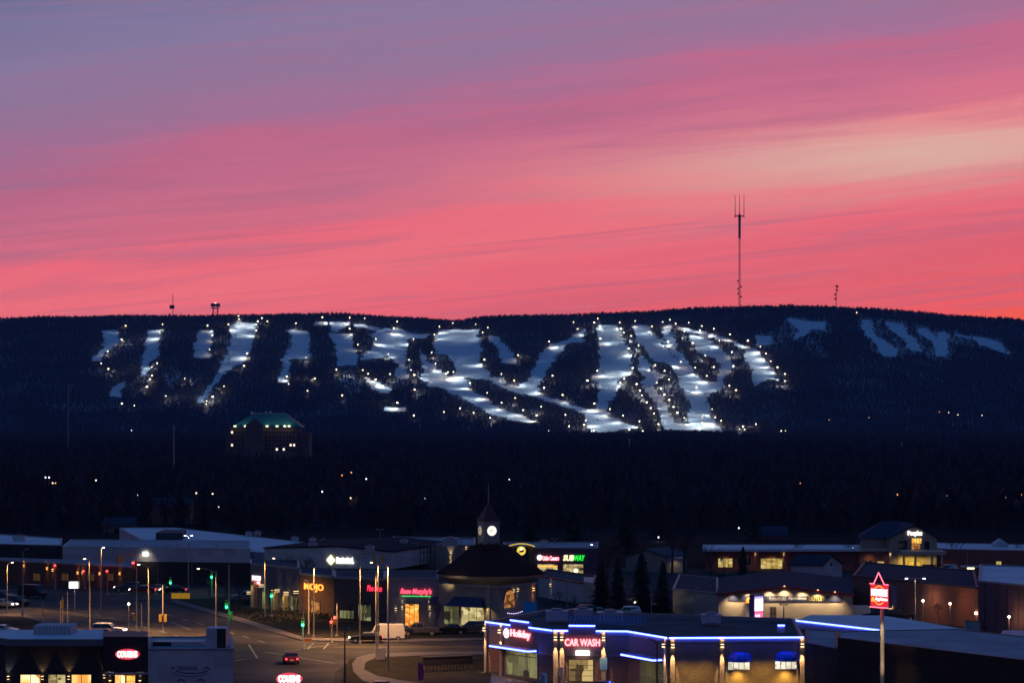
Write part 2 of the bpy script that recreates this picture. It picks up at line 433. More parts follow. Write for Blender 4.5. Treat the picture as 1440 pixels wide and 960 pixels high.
RUNS = [
 cp([(210,215),(310,212),(325,285),(290,320),(235,360),(190,420),(130,420),(195,350),(212,300)],100,420,4.8),
 cp([(530,210),(605,210),(600,360),(530,440),(515,520),(470,530),(490,400),(505,290)],100,420,4.8),
 cp([(860,215),(960,215),(940,400),(820,395),(840,300)],100,420,4.8),
 cp([(1075,185),(1140,155),(1255,165),(1215,330),(1190,410),(1100,460),(1040,510),(960,590),(900,700),(850,700),(940,580),(1010,480),(1050,350),(1080,230)],100,420,4.8),
 cp([(290,600),(370,560),(335,670),(255,650)],100,420,4.8),
 cp([(120,210),(260,220),(265,400),(130,410),(110,560),(50,570),(80,430),(140,300)],380,420,4.8),
 cp([(395,230),(550,240),(575,340),(600,450),(450,450),(440,330)],380,420,4.8),
 cp([(280,180),(330,155),(470,155),(560,160),(500,190),(460,225),(400,215),(410,175),(330,180)],380,420,4.8),
 cp([(570,170),(640,175),(740,205),(700,215),(640,195),(560,190)],380,420,4.8),
 cp([(690,240),(780,195),(860,210),(960,235),(1060,240),(1050,265),(930,270),(925,350),(930,540),(850,545),(860,440),(800,380),(720,400),(610,420),(640,370),(715,320),(700,280)],380,420,4.8),
 cp([(1000,330),(1060,420),(1130,450),(1110,500),(1090,555),(1020,560),(1040,470)],380,420,4.8),
 cp([(620,520),(720,560),(800,600),(800,640),(740,640),(680,590)],380,420,4.8),
 cp([(760,735),(930,735),(930,752),(770,757)],380,420,4.8),
 cp([(90,210),(350,208),(365,430),(430,525),(260,530),(200,590),(190,520),(200,440),(140,380),(60,370),(45,300),(55,240)],600,420,4.8),
 cp([(200,520),(430,525),(500,530),(520,575),(640,605),(760,635),(900,690),(1050,740),(1160,750),(1230,790),(1330,830),(1440,870),(1320,880),(1260,900),(1110,905),(1090,860),(1085,800),(1040,760),(900,720),(760,665),(620,635),(500,590),(420,545),(280,535)],600,420,4.8),
 cp([(0,450),(60,440),(60,480),(190,530),(260,540),(290,600),(330,640),(400,670),(450,720),(520,750),(640,790),(730,830),(700,840),(560,810),(430,780),(330,720),(200,650),(100,600),(0,585)],600,420,4.8),
 cp([(420,245),(470,260),(540,330),(600,400),(620,440),(500,430),(490,360),(430,280)],600,420,4.8),
 cp([(830,310),(900,290),(980,260),(1030,215),(1070,200),(1060,290),(940,300),(890,380),(830,460),(770,560),(760,635),(640,605),(700,530),(760,390)],600,420,4.8),
 cp([(1155,175),(1290,180),(1330,290),(1370,400),(1400,500),(1330,530),(1280,570),(1290,650),(1220,700),(1230,790),(1080,750),(1150,740),(1155,550),(1110,540),(1120,515),(1170,500),(1160,300)],600,420,4.8),
 cp([(345,175),(440,180),(480,250),(540,300),(610,400),(700,450),(750,505),(630,510),(600,450),(500,420),(460,400),(410,330),(370,290),(340,210)],820,420,4.8),
 cp([(540,180),(585,180),(620,300),(680,400),(740,490),(690,490),(640,420),(580,340),(540,260)],820,420,4.8),
 cp([(380,380),(440,420),(470,490),(530,520),(500,560),(500,620),(540,690),(590,760),(640,840),(700,850),(720,890),(540,880),(530,800),(480,700),(430,640),(400,560),(380,470)],820,420,4.8),
 cp([(700,240),(780,250),(870,290),(960,350),(1000,430),(1010,490),(950,540),(940,600),(860,640),(830,700),(850,770),(880,830),(930,890),(900,920),(840,890),(720,890),(710,800),(720,700),(680,610),(640,600),(640,520),(760,510),(800,540),(850,570),(910,560),(920,460),(880,390),(800,380),(740,300)],820,420,4.8),
 cp([(630,185),(700,200),(820,220),(960,260),(1080,320),(1180,340),(1240,410),(1330,550),(1240,545),(1150,590),(1140,500),(1080,400),(1090,340),(960,285),(820,245),(640,205)],820,420,4.8),
]
DIM_RUNS = [
 cp([(10,270),(100,280),(90,320),(20,320)],1060,400,3.789),
 cp([(170,180),(250,190),(330,200),(385,200),(380,245),(310,235),(260,270),(205,290),(240,240)],1060,400,3.789),
 cp([(575,185),(610,190),(620,240),(700,310),(770,350),(740,385),(690,380),(650,310),(590,240)],1060,400,3.789),
 cp([(690,195),(790,210),(830,270),(900,350),(840,350),(800,290),(740,240)],1060,400,3.789),
 cp([(870,250),(960,300),(980,380),(1030,380),(1020,310),(1060,275),(1000,250),(985,290),(900,230)],1060,400,3.789),
 cp([(1060,265),(1200,280),(1290,300),(1380,375),(1290,350),(1180,295)],1060,400,3.789),
]
def world_poly(poly):
    """subdivide the edge and drop it on the slope"""
    out = []
    for i in range(len(poly)):
        a, b = poly[i], poly[(i+1) % len(poly)]
        for k in range(4):
            t = k/4; X, Y, _ = hit(a[0]+(b[0]-a[0])*t, a[1]+(b[1]-a[1])*t); out.append((X, Y))
    return np.array(out)
def inside(poly, x, y):
    r = np.zeros(x.shape, bool); n = len(poly)
    for i in range(n):
        x0, y0 = poly[i]; x1, y1 = poly[(i+1) % n]
        c = ((y0 > y) != (y1 > y)); 
        if y1 != y0: r ^= c & (x < (x1-x0)*(y-y0)/(y1-y0)+x0)
    return r
THIN = [cp([(0,240),(120,250),(180,170),(400,190),(430,260),(350,300),(420,400),(330,390),(240,320),(190,300),(120,330),(10,340)],1060,400,3.789),
 cp([(540,170),(700,180),(900,215),(1100,250),(1300,285),(1400,380),(1250,350),(1100,330),(1040,420),(960,410),(880,370),(760,400),(640,370),(600,300),(560,240)],1060,400,3.789),
 cp([(430,480),(560,470),(640,560),(600,640),(500,640)],380,420,4.8), cp([(640,440),(740,470),(760,560),(690,640),(620,560)],100,420,4.8)]
WP = [world_poly(p) for p in RUNS+DIM_RUNS]
def snow_at(x, y):
    x, y = x+vnoise(x, y, 1/14, 11)*9+vnoise(x, y, 1/45, 12)*8, y+vnoise(x, y, 1/16, 13)*12
    m = np.zeros(x.shape, bool)
    for p in WP:
        bx = (x > p[:, 0].min()) & (x < p[:, 0].max()) & (y > p[:, 1].min()) & (y < p[:, 1].max())
        if bx.any():
            idx = np.where(bx); m[idx] |= inside(p, x[idx], y[idx])
    return m
gx = np.arange(-1900, 1901, 5.0); gy = np.concatenate([np.arange(3850, 3950, 25.0), np.arange(3950, 5050, 5.0), np.arange(5050, 6200, 100.0)])
GX, GY = np.meshgrid(gx, gy); GZ = hill(GX, GY)-np.clip((np.abs(GX)-1500)/400, 0, 1)*0
WT = [world_poly(p) for p in THIN]
def thin_at(x, y):
    m = np.zeros(x.shape, bool)
    for p in WT: m |= inside(p, x, y)
    return m
mask = snow_at(GX, GY).astype(float)
nx, ny = len(gx), len(gy)
me = bpy.data.meshes.new('hills')
co = np.stack([GX, GY, GZ], -1).reshape(-1, 3)
idx = np.arange(nx*ny).reshape(ny, nx)
quads = np.stack([idx[:-1, :-1], idx[:-1, 1:], idx[1:, 1:], idx[1:, :-1]], -1).reshape(-1, 4)
me.vertices.add(len(co)); me.vertices.foreach_set('co', co.ravel())
me.loops.add(quads.size); me.loops.foreach_set('vertex_index', quads.ravel())
me.polygons.add(len(quads)); me.polygons.foreach_set('loop_start', np.arange(0, quads.size, 4)); me.polygons.foreach_set('loop_total', np.full(len(quads), 4))
me.update(calc_edges=True)
for p in me.polygons: p.use_smooth = True
at = me.attributes.new('groomed', 'FLOAT', 'POINT'); at.data.foreach_set('value', np.maximum(mask, .42*thin_at(GX, GY)).ravel())
hm = bpy.data.materials.new('snowy_hillside'); hm.use_nodes = True
t_ = hm.node_tree; n_ = t_.nodes; l_ = t_.links; bs = n_['Principled BSDF']; bs.inputs['Roughness'].default_value = .85
bs.inputs['Specular IOR Level'].default_value = .15
an = n_.new('ShaderNodeAttribute'); an.attribute_name = 'groomed'
tcx = n_.new('ShaderNodeTexCoord'); nz = n_.new('ShaderNodeTexNoise'); nz.inputs['Scale'].default_value = .12; nz.inputs['Detail'].default_value = 5; l_.new(tcx.outputs['Object'], nz.inputs[0])
nz2 = n_.new('ShaderNodeTexNoise'); nz2.inputs['Scale'].default_value = .016; nz2.inputs['Detail'].default_value = 4; l_.new(tcx.outputs['Object'], nz2.inputs[0])
ad = n_.new('ShaderNodeMath'); ad.operation = 'MULTIPLY_ADD'; l_.new(nz.outputs[0], ad.inputs[0]); ad.inputs[1].default_value = .6; l_.new(an.outputs['Fac'], ad.inputs[2])
mr = n_.new('ShaderNodeMapRange'); mr.interpolation_type = 'SMOOTHSTEP'; mr.inputs[1].default_value = .62; mr.inputs[2].default_value = .95; l_.new(ad.outputs[0], mr.inputs[0])
fl = n_.new('ShaderNodeValToRGB'); l_.new(nz2.outputs[0], fl.inputs[0])
fl.color_ramp.elements[0].position = .38; fl.color_ramp.elements[0].color = (.05, .045, .045, 1)
fl.color_ramp.elements[1].position = .7; fl.color_ramp.elements[1].color = (.22, .21, .22, 1)
sn = n_.new('ShaderNodeValToRGB'); l_.new(nz.outputs[0], sn.inputs[0])
sn.color_ramp.elements[0].color = (.62, .62, .63, 1); sn.color_ramp.elements[1].color = (.86, .86, .86, 1)
mx = n_.new('ShaderNodeMix'); mx.data_type = 'RGBA'; l_.new(mr.outputs[0], mx.inputs[0]); l_.new(fl.outputs[0], mx.inputs[6]); l_.new(sn.outputs[0], mx.inputs[7])
l_.new(mx.outputs[2], bs.inputs['Base Color'])
me.materials.append(hm)
ho = bpy.data.objects.new('hills', me); C.objects.link(ho); tag(ho, kind='structure')

# ================================================================ floodlights of the ski runs
def lp(s, x0): return [(x0+a/4.8, 420+b/4.8) for a, b in s]
FL = lp([(368,182),(340,274),(247,356),(204,435),(617,171),(598,230),(581,434),(544,461),(545,517),(532,542),(512,594),(343,706),(427,720),(640,656),(767,538),(921,181),(953,248),(935,343),(1130,116),(1133,138),(1062,172),(1260,152),(1288,130),(1325,151),(1250,214),(1188,368),(1032,590),(915,689),(913,711),(955,660),(1167,453),(252,473)], 100)
FL += lp([(173,165),(352,124),(536,127),(638,132),(858,154),(536,202),(833,196),(713,270),(967,272),(591,308),(241,399),(447,475),(625,481),(662,506),(711,545),(808,508),(950,481),(973,514),(937,412),(797,373),(112,524),(124,575),(302,537),(486,651),(252,620),(975,614),(858,702),(970,786)], 380)
FL += lp([(86,187),(177,165),(330,171),(413,195),(378,228),(51,241),(35,362),(60,437),(142,496),(128,506),(180,493),(390,410),(617,380),(505,507),(590,551),(293,568),(408,635),(598,670),(506,700),(652,751),(742,786),(225,738),(317,768),(116,764),(827,288),(850,520),(793,601),(917,648),(773,727),(936,782),(962,858),(825,924),(1086,551),(1132,706),(1131,160),(1155,133),(992,157),(1019,204),(1173,269),(1151,486),(1073,820),(1063,851),(1128,902),(429,803)], 600)
FL += lp([(248,159),(256,203),(275,228),(324,251),(352,149),(308,336),(375,314),(335,467),(277,538),(251,566),(361,575),(383,619),(398,651),(430,698),(457,738),(478,773),(181,743),(270,787),(380,826),(312,881),(508,845),(464,186),(537,157),(586,142),(625,168),(714,161),(801,184),(789,212),(882,202),(684,220),(574,288),(740,299),(660,425),(486,448),(550,486),(581,545),(497,566),(524,607),(549,647),(581,683),(610,728),(637,767),(682,803),(756,464),(835,520),(883,460),(824,384),(765,599),(991,239),(920,282),(1003,359),(1112,282),(1196,323),(1234,369),(1266,420),(1312,461),(1363,507),(1363,555),(1014,454),(987,585),(1032,617),(872,744),(892,799),(932,821),(803,838),(783,867),(1166,845),(1080,860),(1090,880),(1369,902),(1337,927),(404,921)], 820)
HP = 11.0
fproto = thing('floodlight', 'bright floodlight pole standing beside a snow run on the ski hill', 'floodlight', (0, 0, 0), 'floodlights along the ski runs')
MB().cyl((0, 0, -1), (0, 0, HP), .18, .1, 6).build('pole', M['polem'], fproto)
MB().lathe([(.2, -.5), (.62, -.36), (.82, 0), (.62, .36), (.2, .5)], (0, 0, HP), 8).build('lamp_head', E['flood'], fproto)
gpts = np.stack([GX.ravel(), GY.ravel()], -1)[mask.ravel() > 0]
flood_xy = []
def run_of(px, py):
    if px < 265: return 'among the narrow snow runs at the left end of the hill'
    if px < 400: return 'by the curving snow run above the green-roofed hotel'
    if px < 600: return 'by the short snow runs left of the widest run'
    if py > 560 and px < 835: return 'in the trees below the long slanting snow traverse'
    if px < 760: return 'by the widest snow run in the middle of the hill'
    if px < 910: return 'by the tall snow run right of the middle of the hill'
    if px < 990: return 'by the slanting snow runs right of the tall run'
    if py > 590: return 'at the dark foot of the rightmost lit runs'
    return 'along the rightmost lit snow runs'
for i, (px, py) in enumerate(FL):
    X, Y, Z = hit(px, py, HP)
    big = .75+1.15*random.random()**2
    o = copy_tree(fproto)
    rl = run_of(px, py)
    place(o, (X, Y, Z), 0, 'bright floodlight '+rl, 'floodlights '+rl)
    for ch in o.children:
        if ch.name.startswith('lamp_head'):
            ch.scale = (big, big, 1); 
    OFF[o.name] = (X, Y, Z)
    flood_xy.append((X, Y))
    d = gpts-np.array([X, Y]); r = np.hypot(d[:, 0], d[:, 1]); near = (r < 70)
    isdim = (px > 1095 and py > 520) or near.sum() < 6
    k = random.uniform(.75, 1.25)
    if near.sum() >= 6:
        m = d[near].mean(0); ln = np.hypot(*m) or 1; m = m/ln
        m = m*min(ln+12, 40)
        light('SPOT', (X, Y, Z+HP-.9), 46000*k, (.70, .90, 1), o, .5, (X+m[0], Y+m[1], float(hill(X+m[0], Y+m[1]))), 125, 1., 'run_light')
        light('SPOT', (X, Y, Z+HP-1.2), 7000*k, (1, .72, .32), o, .5, (X+m[0]*.33, Y+m[1]*.33, float(hill(X+m[0]*.33, Y+m[1]*.33))), 78, 1., name='warm_light')
        light('POINT', (X, Y, Z+HP-1.4), 2800*k, (1, .8, .5), o, .5, name='warm_light')
    else:
        light('POINT', (X, Y, Z+HP-1.2), 900*k, (1, .85, .6), o, .5, name='warm_light')
flood_xy = np.array(flood_xy)
for q in list(fproto.children)+[fproto]: bpy.data.objects.remove(q)

# ================================================================ woods (what nobody could count)
def far_tree(kind):
    """a light tree mesh: trunk and a spray of twig blades"""
    V = []; F = []
    def tri(a, b, c): k = len(V); V.extend([a, b, c]); F.append((k, k+1, k+2))
    r = random.Random(kind*17+3)
    if kind < 4:
        for a in (0, 1.6):
            c, s = math.cos(a)*.16, math.sin(a)*.16; tri((-c, -s, 0), (c, s, 0), (0, 0, .6))
        for k in range(20):
            a = r.uniform(0, 6.28); u = r.uniform(-.75, 1.); z0 = r.uniform(.2, .5); q = r.uniform(.75, 1.05)
            sp = .42*math.sqrt(max(.05, 1-u*u))*q; e = (math.cos(a)*sp, math.sin(a)*sp, .62+.38*u*q); ln = max(.05, e[2]-z0); w = r.uniform(.03, .075); b = a+1.57
            tri((math.cos(a)*.03, math.sin(a)*.03, z0), (e[0]*.6+math.cos(b)*w, e[1]*.6+math.sin(b)*w, z0+ln*.5), e)
            tri((math.cos(a)*.03, math.sin(a)*.03, z0), e, (e[0]*.7-math.cos(b)*w, e[1]*.7-math.sin(b)*w, z0+ln*.75))
    else:
        for j in range(5):
            z = .1+j*.18; rr = .2*(1-z)+.02
            for i in range(5):
                a = i*1.257+j; tri((math.cos(a)*rr, math.sin(a)*rr, z), (math.cos(a+1.3)*rr, math.sin(a+1.3)*rr, z-.03), (0, 0, z+.26))
    return np.array(V, float), np.array(F)
protos = [far_tree(i) for i in range(5)]
def merge_trees(name, m, xs, ys, zs, hs, ws, kinds, label, kind='stuff'):
    VV = []; FF = []; off = 0
    for k in range(len(protos)):
        sel = np.where(kinds == k)[0]
        if not len(sel): continue
        V, F = protos[k]; a = rng.random(len(sel))*6.28; c, s = np.cos(a), np.sin(a)
        H = hs[sel][:, None]; W = ws[sel][:, None]
        x = (V[None, :, 0]*c[:, None]-V[None, :, 1]*s[:, None])*W+xs[sel][:, None]
        y = (V[None, :, 0]*s[:, None]+V[None, :, 1]*c[:, None])*W+ys[sel][:, None]
        z = V[None, :, 2]*H+zs[sel][:, None]
        VV.append(np.stack([x, y, z], -1).reshape(-1, 3))
        FF.append((F[None]+(np.arange(len(sel))*len(V))[:, None, None]+off).reshape(-1, 3)); off += len(sel)*len(V)
    VV = np.concatenate(VV); FF = np.concatenate(FF)
    me = bpy.data.meshes.new(name); me.vertices.add(len(VV)); me.vertices.foreach_set('co', VV.ravel())
    me.loops.add(FF.size); me.loops.foreach_set('vertex_index', FF.ravel())
    me.polygons.add(len(FF)); me.polygons.foreach_set('loop_start', np.arange(0, FF.size, 3)); me.polygons.foreach_set('loop_total', np.full(len(FF), 3))
    me.update(calc_edges=True); me.materials.append(m)
    o = bpy.data.objects.new(name, me); C.objects.link(o)
    return tag(o, label, 'woodland', kind=kind)
# hillside
sp = 6.5
tx, ty = np.meshgrid(np.arange(-1330, 1330, sp), np.arange(3930, 5080, sp*1.15)); tx = tx.ravel()+rng.uniform(-.5, .5, tx.size)*sp; ty = ty.ravel()+rng.uniform(-.5, .5, ty.size)*sp
ok = np.abs(tx) < ty*.2+120
tx, ty = tx[ok], ty[ok]
near_snow = snow_at(tx, ty) | snow_at(tx, ty+7) | snow_at(tx+3, ty) | snow_at(tx-3, ty)
strayed = rng.random(tx.size) < .006
ok = (~near_snow) | (snow_at(tx, ty) & strayed & (tx < 500))
ok &= ~(thin_at(tx, ty) & (rng.random(tx.size) < .5))
for (fx, fy) in flood_xy:
    ddx = tx-fx; ddy = fy-ty
    ok &= ~((np.abs(ddx) < 4.5) & (ddy > -5) & (ddy < 26))
tx, ty = tx[ok], ty[ok]; tz = hill(tx, ty)
hs = rng.uniform(6., 10., tx.size)+vnoise(tx, ty, 1/60, 5)*5
for f in (.35, .65, 1.0):                       # only low scrub where tall trees would stand before an open run
    qx = 720+tx/ty*FP; qy = HOR-(tz+hs*f-CZ)/ty*FP; hid = np.zeros(len(tx), bool)
    for p in RUNS+DIM_RUNS: hid |= inside(np.array(p), qx, qy)
    hs = np.where(hid & (rng.random(len(tx)) < .93), hs*rng.uniform(.3, .7, len(tx)), hs)
ws = np.maximum(hs, 4.5)*rng.uniform(.85, 1.2, tx.size)
kd = rng.integers(0, 4, tx.size); kd[(rng.random(tx.size) < .04)] = 4
merge_trees('hillside_wood', M['farwood'], tx, ty, tz, hs, ws, kd, 'dark bare wood covering the hillside between the snow runs')
print('hillside trees', tx.size)

# ================================================================ haze
if HAZE:
    hz = MB().box(-2600, 2600, -60, 5350, -1, 520)
    hmt = bpy.data.materials.new('evening_haze'); hmt.use_nodes = True
    tt = hmt.node_tree; tt.nodes.remove(tt.nodes['Principled BSDF'])
    vp = tt.nodes.new('ShaderNodeVolumePrincipled'); vp.inputs['Density'].default_value = HAZE; vp.inputs['Color'].default_value = (.28, .5, 1, 1); vp.inputs['Anisotropy'].default_value = .0
    tt.links.new(vp.outputs[0], tt.nodes['Material Output'].inputs['Volume'])
    tag(hz.build('haze', hmt), 'faint evening haze over the valley and the hill', 'haze', kind='stuff')

# ================================================================ roads, kerbs, lawns
def sheet(name, pxs, z, m, kind='structure'):
    poly = [G(a, b) for a, b in pxs]
    ar = sum(poly[i][0]*poly[(i+1) % len(poly)][1]-poly[(i+1) % len(poly)][0]*poly[i][1] for i in range(len(poly)))
    if ar < 0: poly = poly[::-1]
    mb = MB(); mb.add([(x, y, z) for x, y in poly], [tuple(range(len(poly)))])
    return tag(mb.build(name, m), kind=kind)
def slab(name, pxs, z0, z1, m):
    return tag(MB().prism([G(a, b) for a, b in pxs], z0, z1).build(name, m), kind='structure')
sheet('parking_lot_ground', [(-160, 800), (700, 798), (1600, 800), (2100, 1400), (-900, 1400)], .004, M['asphalt'])
sheet('main_road', [(-60, 836), (60, 836), (180, 843), (240, 850), (330, 872), (425, 901), (560, 905), (700, 900), (700, 918), (540, 918), (500, 925), (470, 945), (470, 1010), (300, 1010), (300, 945), (150, 895), (0, 862), (-60, 850)], .010, M['road'])
sheet('cross_road', [(-60, 826), (60, 828), (180, 833), (330, 834), (330, 841), (180, 843), (60, 836), (-60, 836)], .012, M['road'])
slab('verge_island', [(250, 844), (335, 838), (430, 862), (565, 884), (700, 886), (700, 896), (560, 898), (430, 896), (340, 868)], 0, .13, M['grass'])
slab('sidewalk_strip', [(240, 846), (249, 844), (340, 869), (430, 897), (560, 899), (700, 897), (700, 900), (560, 903), (425, 901), (330, 873)], 0, .145, M['concrete'])
slab('verge_lawn', [(-40, 866), (30, 866), (130, 893), (300, 948), (296, 1000), (100, 1000), (-40, 900)], 0, .13, M['grass'])
slab('sidewalk_edge', [(-60, 863), (0, 864), (32, 864), (150, 895), (300, 944), (300, 949), (130, 894), (30, 867), (-60, 867)], 0, .14, M['concrete'])
slab('corner_lawn', [(482, 950), (490, 928), (520, 921), (600, 916), (690, 915), (690, 1010), (482, 1010)], 0, .13, M['grass'])
slab('curved_walk', [(497, 945), (495, 934), (502, 925), (522, 920), (600, 917), (690, 916), (690, 921), (600, 922), (530, 925), (514, 932), (512, 942), (530, 951), (560, 957), (600, 962), (600, 972), (540, 966), (510, 958)], .13, .15, M['concrete'])
slab('station_apron', [(600, 962), (690, 945), (770, 965), (1150, 970), (1150, 1100), (560, 1100), (560, 985)], 0, .03, M['concrete'])
def stripe(pts, w, m, name='road_markings'):
    mb = MB()
    for a, b in pts:
        (x0, y0), (x1, y1) = G(*a), G(*b); L_ = math.hypot(x1-x0, y1-y0); nx, ny = -(y1-y0)/L_*w/2, (x1-x0)/L_*w/2
        q = [(x0+nx, y0+ny, .018), (x0-nx, y0-ny, .018), (x1-nx, y1-ny, .018), (x1+nx, y1+ny, .018)]
        mb.add(q, [(0, 1, 2, 3)])
    o = struct(name, mb, m)
    return o
def dashes(a, b, n):
    return [((a[0]+(b[0]-a[0])*(i+.2)/n, a[1]+(b[1]-a[1])*(i+.2)/n), (a[0]+(b[0]-a[0])*(i+.62)/n, a[1]+(b[1]-a[1])*(i+.62)/n)) for i in range(n)]
stripe(dashes((130, 862), (330, 915), 9)+dashes((230, 862), (380, 905), 7)+[((433, 912), (440, 904)), ((455, 912), (462, 904)), ((372, 916), (470, 932)), ((240, 874), (268, 885)), ((350, 906), (362, 925)), ((300, 935), (345, 926))], .22, M['paint'])
stripe([((470, 908), (690, 908)), ((470, 909.6), (690, 909.6)), ((0, 848), (230, 878)), ((0, 849.5), (228, 880)), ((400, 915), (475, 905))], .16, M['ypaint'], 'yellow_road_markings')

# ================================================================ building helpers
def walls(root, poly, z0, z1, m, name='wall'):
    return MB().prism(poly, z0, z1, top=False).build(name, m, root)
def roof_cap(root, poly, z, m, par=.35, trim=None, name='roof', pt=.3):
    """flat roof lying inside a parapet"""
    cx = sum(p[0] for p in poly)/len(poly); cy = sum(p[1] for p in poly)/len(poly)
    mb = MB().prism([(cx+(x-cx)*.985, cy+(y-cy)*.985) for x, y in poly], z-.35, z-.02)
    o = mb.build(name, m, root)
    cop = MB(); n = len(poly)
    ar = sum(poly[i][0]*poly[(i+1) % n][1]-poly[(i+1) % n][0]*poly[i][1] for i in range(n))
    for i in range(n):
        a, b = poly[i], poly[(i+1) % n]
        F = Fac(a, b) if ar > 0 else Fac(b, a)
        F.box(cop, 0, F.L, z-.05, z+par, -pt, .06)
    cop.build('parapet', trim or M['trim'], root)
    return o
def unit(root, px, py, z, w=2.4, d=2., h=1.3, m=None):
    """rooftop air handler with fan ring and feet"""
    x, y = G(px, py, z)
    mb = MB().box(x-w/2, x+w/2, y-d/2, y+d/2, z+.15, z+h); mb.box(x-w/2-.06, x+w/2+.06, y-d/2-.06, y+d/2+.06, z+h-.12, z+h+.003)
    mb.box(x-w/2+.1, x-w/2+.3, y-d/2, y+d/2, z, z+.15); mb.box(x+w/2-.3, x+w/2-.1, y-d/2, y+d/2, z, z+.15)
    o = mb.build('rooftop_unit', m or M['hvac'], root)
    MB().cyl((x, y, z+h), (x, y, z+h+.25), min(w, d)*.32, n=12).build('fan', M['trim'], o)
    return o
def sconce(F, px, py, root, energy=60, color=WARM, up=True, lens=None, n=.22, down=True):
    a = F.s_(px); z = F.z_(px, py)
    mb = MB(); F.box(mb, a-.16, a+.16, z-.12, z+.12, 0, n+.12)
    o = mb.build('wall_lamp', M['black'], root)
    g = MB(); F.box(g, a-.11, a+.11, z-.17, z-.121, .05, n+.08); g.build('lens', lens or E['warmlow'], o)
    if up: g = MB(); F.box(g, a-.11, a+.11, z+.121, z+.17, .05, n+.08)
    if up: g.build('lens', lens or E['warmlow'], o)
    if up: light('SPOT', F.w(a, z+.22, n+.02), energy, color, root, .06, F.w(a, z+3, n-.10), 70, .7)
    if down: light('SPOT', F.w(a, z-.22, n+.02), energy, color, root, .06, F.w(a, z-3, n-.12), 60, .8)
    return o

# ================================================================ the filling station with the car wash
ZW = 6.1
v0, v1, v3, v4, v5 = P(682, 0, 307)[:2], P(778, 0, 294)[:2], P(883, 0, 293)[:2], P(940, 0, 284)[:2], P(1130, 0, 285)[:2]
v6, v7 = (34.0, 312.0), (4.0, 326.0)
foot = [v0, v1, v3, v4, v5, v6, v7]
cw = thing('filling_station', 'brick filling station and car wash outlined in blue light tubes', 'building', (16, 295, 0))
F0, F1, F2, F3 = Fac(v0, v1), Fac(v1, v3), Fac(v3, v4), Fac(v4, v5)
ZB = 3.35
walls(cw, foot, 0, ZB, M['brick'], 'lower_wall')
walls(cw, foot, ZB, ZW, M['upper'], 'upper_wall')
tanw = MB(); F3.box(tanw, .1, F3.L-.05, .35, ZB+.15, 0, .022); tanw.build('tan_wall_panel', M['block'], cw)
pl = MB(); F3.box(pl, 0, F3.L, 0, .35, 0, .09); F1.box(pl, 0, F1.L, 0, .35, 0, .07); F0.box(pl, 0, F0.L, 0, .35, 0, .07); F2.box(pl, 0, F2.L, 0, .35, 0, .07); pl.build('plinth', M['concrete'], cw)
bd = MB()
for F in (F0, F1, F2): F.box(bd, .02, F.L-.02, ZB-.1, ZB+.08, 0, .055)
bd.build('stone_band', M['stone'], cw)
roof_cap(cw, foot, ZW-.45, M['gravel'], .45, M['trim'])
for F, pa, pb in ((F0, 719, 745), (F1, 800, 837)): ra = MB(); F.box(ra, F.s_(pa), F.s_(pb), ZW-.3, ZW+.62, -.3, .09); ra.build('raised_parapet', M['upper'], cw)
def led(F, a0, a1, z, n=.12, root=cw, name='light_tube', h=.085):
    mb = MB(); F.box(mb, a0, a1, z-h, z+h, n, n+.09); return mb.build(name, E['led'], root)
led(F0, F0.s_(684), F0.s_(719)-.03, ZW); led(F0, F0.s_(719), F0.s_(745), ZW+.58); led(F0, F0.s_(745)+.03, F0.L, ZW)
led(F1, .02, F1.s_(800)-.1, ZW); led(F1, F1.s_(800), F1.s_(837), ZW+.58); led(F1, F1.s_(837)+.1, F1.L, ZW)
led(F2, .05, F2.L-.05, ZW); led(F3, .05, F3.L, ZW)
# pilasters with twin beams
def pilaster(F, px, w=.52, e=75, py=897.5):
    a = F.s_(px); mb = MB(); F.box(mb, a-w/2, a+w/2, 0, ZW-.12, .0, .22); o = mb.build('pilaster', M['stone'], cw)
    c = MB(); F.box(c, a-w/2-.05, a+w/2+.05, ZW-.95, ZW-.75, .18, .30); c.build('collar', M['black'], o)
    for z0, z1 in ((ZW-1.06, ZW-.95), (ZW-.75, ZW-.68)): g = MB(); F.box(g, a-.17, a+.17, z0, z1, .30, .5); g.build('lens', E['warmlow'], o)
    light('SPOT', F.w(a, ZW-.66, .55), e*1.1, WARM, cw, .05, F.w(a, ZW+1.5, .12), 95, .9)
    light('SPOT', F.w(a, ZW-1.1, .52), e*22, WARM, cw, .05, F.w(a, ZW-6, .1), 32, .6)
for F, px in ((F0, 684.5), (F0, 706), (F1, 781.5), (F1, 790.5), (F1, 849), (F2, 937.3), (F3, 945.5), (F3, 1015), (F3, 1127.5)): pilaster(F, px)
# shop window, canopy, sign on the left wall
window(F0, F0.rect(712, 914, 756, 950), cw, I['dim'], 3, 0, M['polem'], 'shop_window')
tr = MB(); r0 = F0.rect(712, 914, 756, 920); F0.box(tr, r0[0], r0[1], F0.z_(734, 922), F0.z_(734, 921), -.05, .07); tr.build('transom_bar', M['black'], cw)
def canopy(F, pa, pb, py, dep=1.4):
    a0, a1 = F.s_(pa), F.s_(pb); z = F.z_((pa+pb)/2, py); mb = MB(); F.box(mb, a0, a1, z-.02, z+.28, 0, dep); o = mb.build('canopy', M['trim'], cw)
    g = MB(); F.box(g, a0, a1, z+.02, z+.19, dep, dep+.08); F.box(g, a1, a1+.08, z+.02, z+.19, .3, dep); g.build('light_tube', E['led'], o); return o
canopy(F0, 703, 757, 912); canopy(F2, 889, 934, 924.5)
window(F2, F2.rect(901, 930, 934, 972), cw, mat('faint_glow_glass', (.05, .06, .04), .12, .2, emit=(.3, .3, .12), es=.10), 2, 1, M['polem'], 'side_window')  # weak greenish glow put into the pane itself
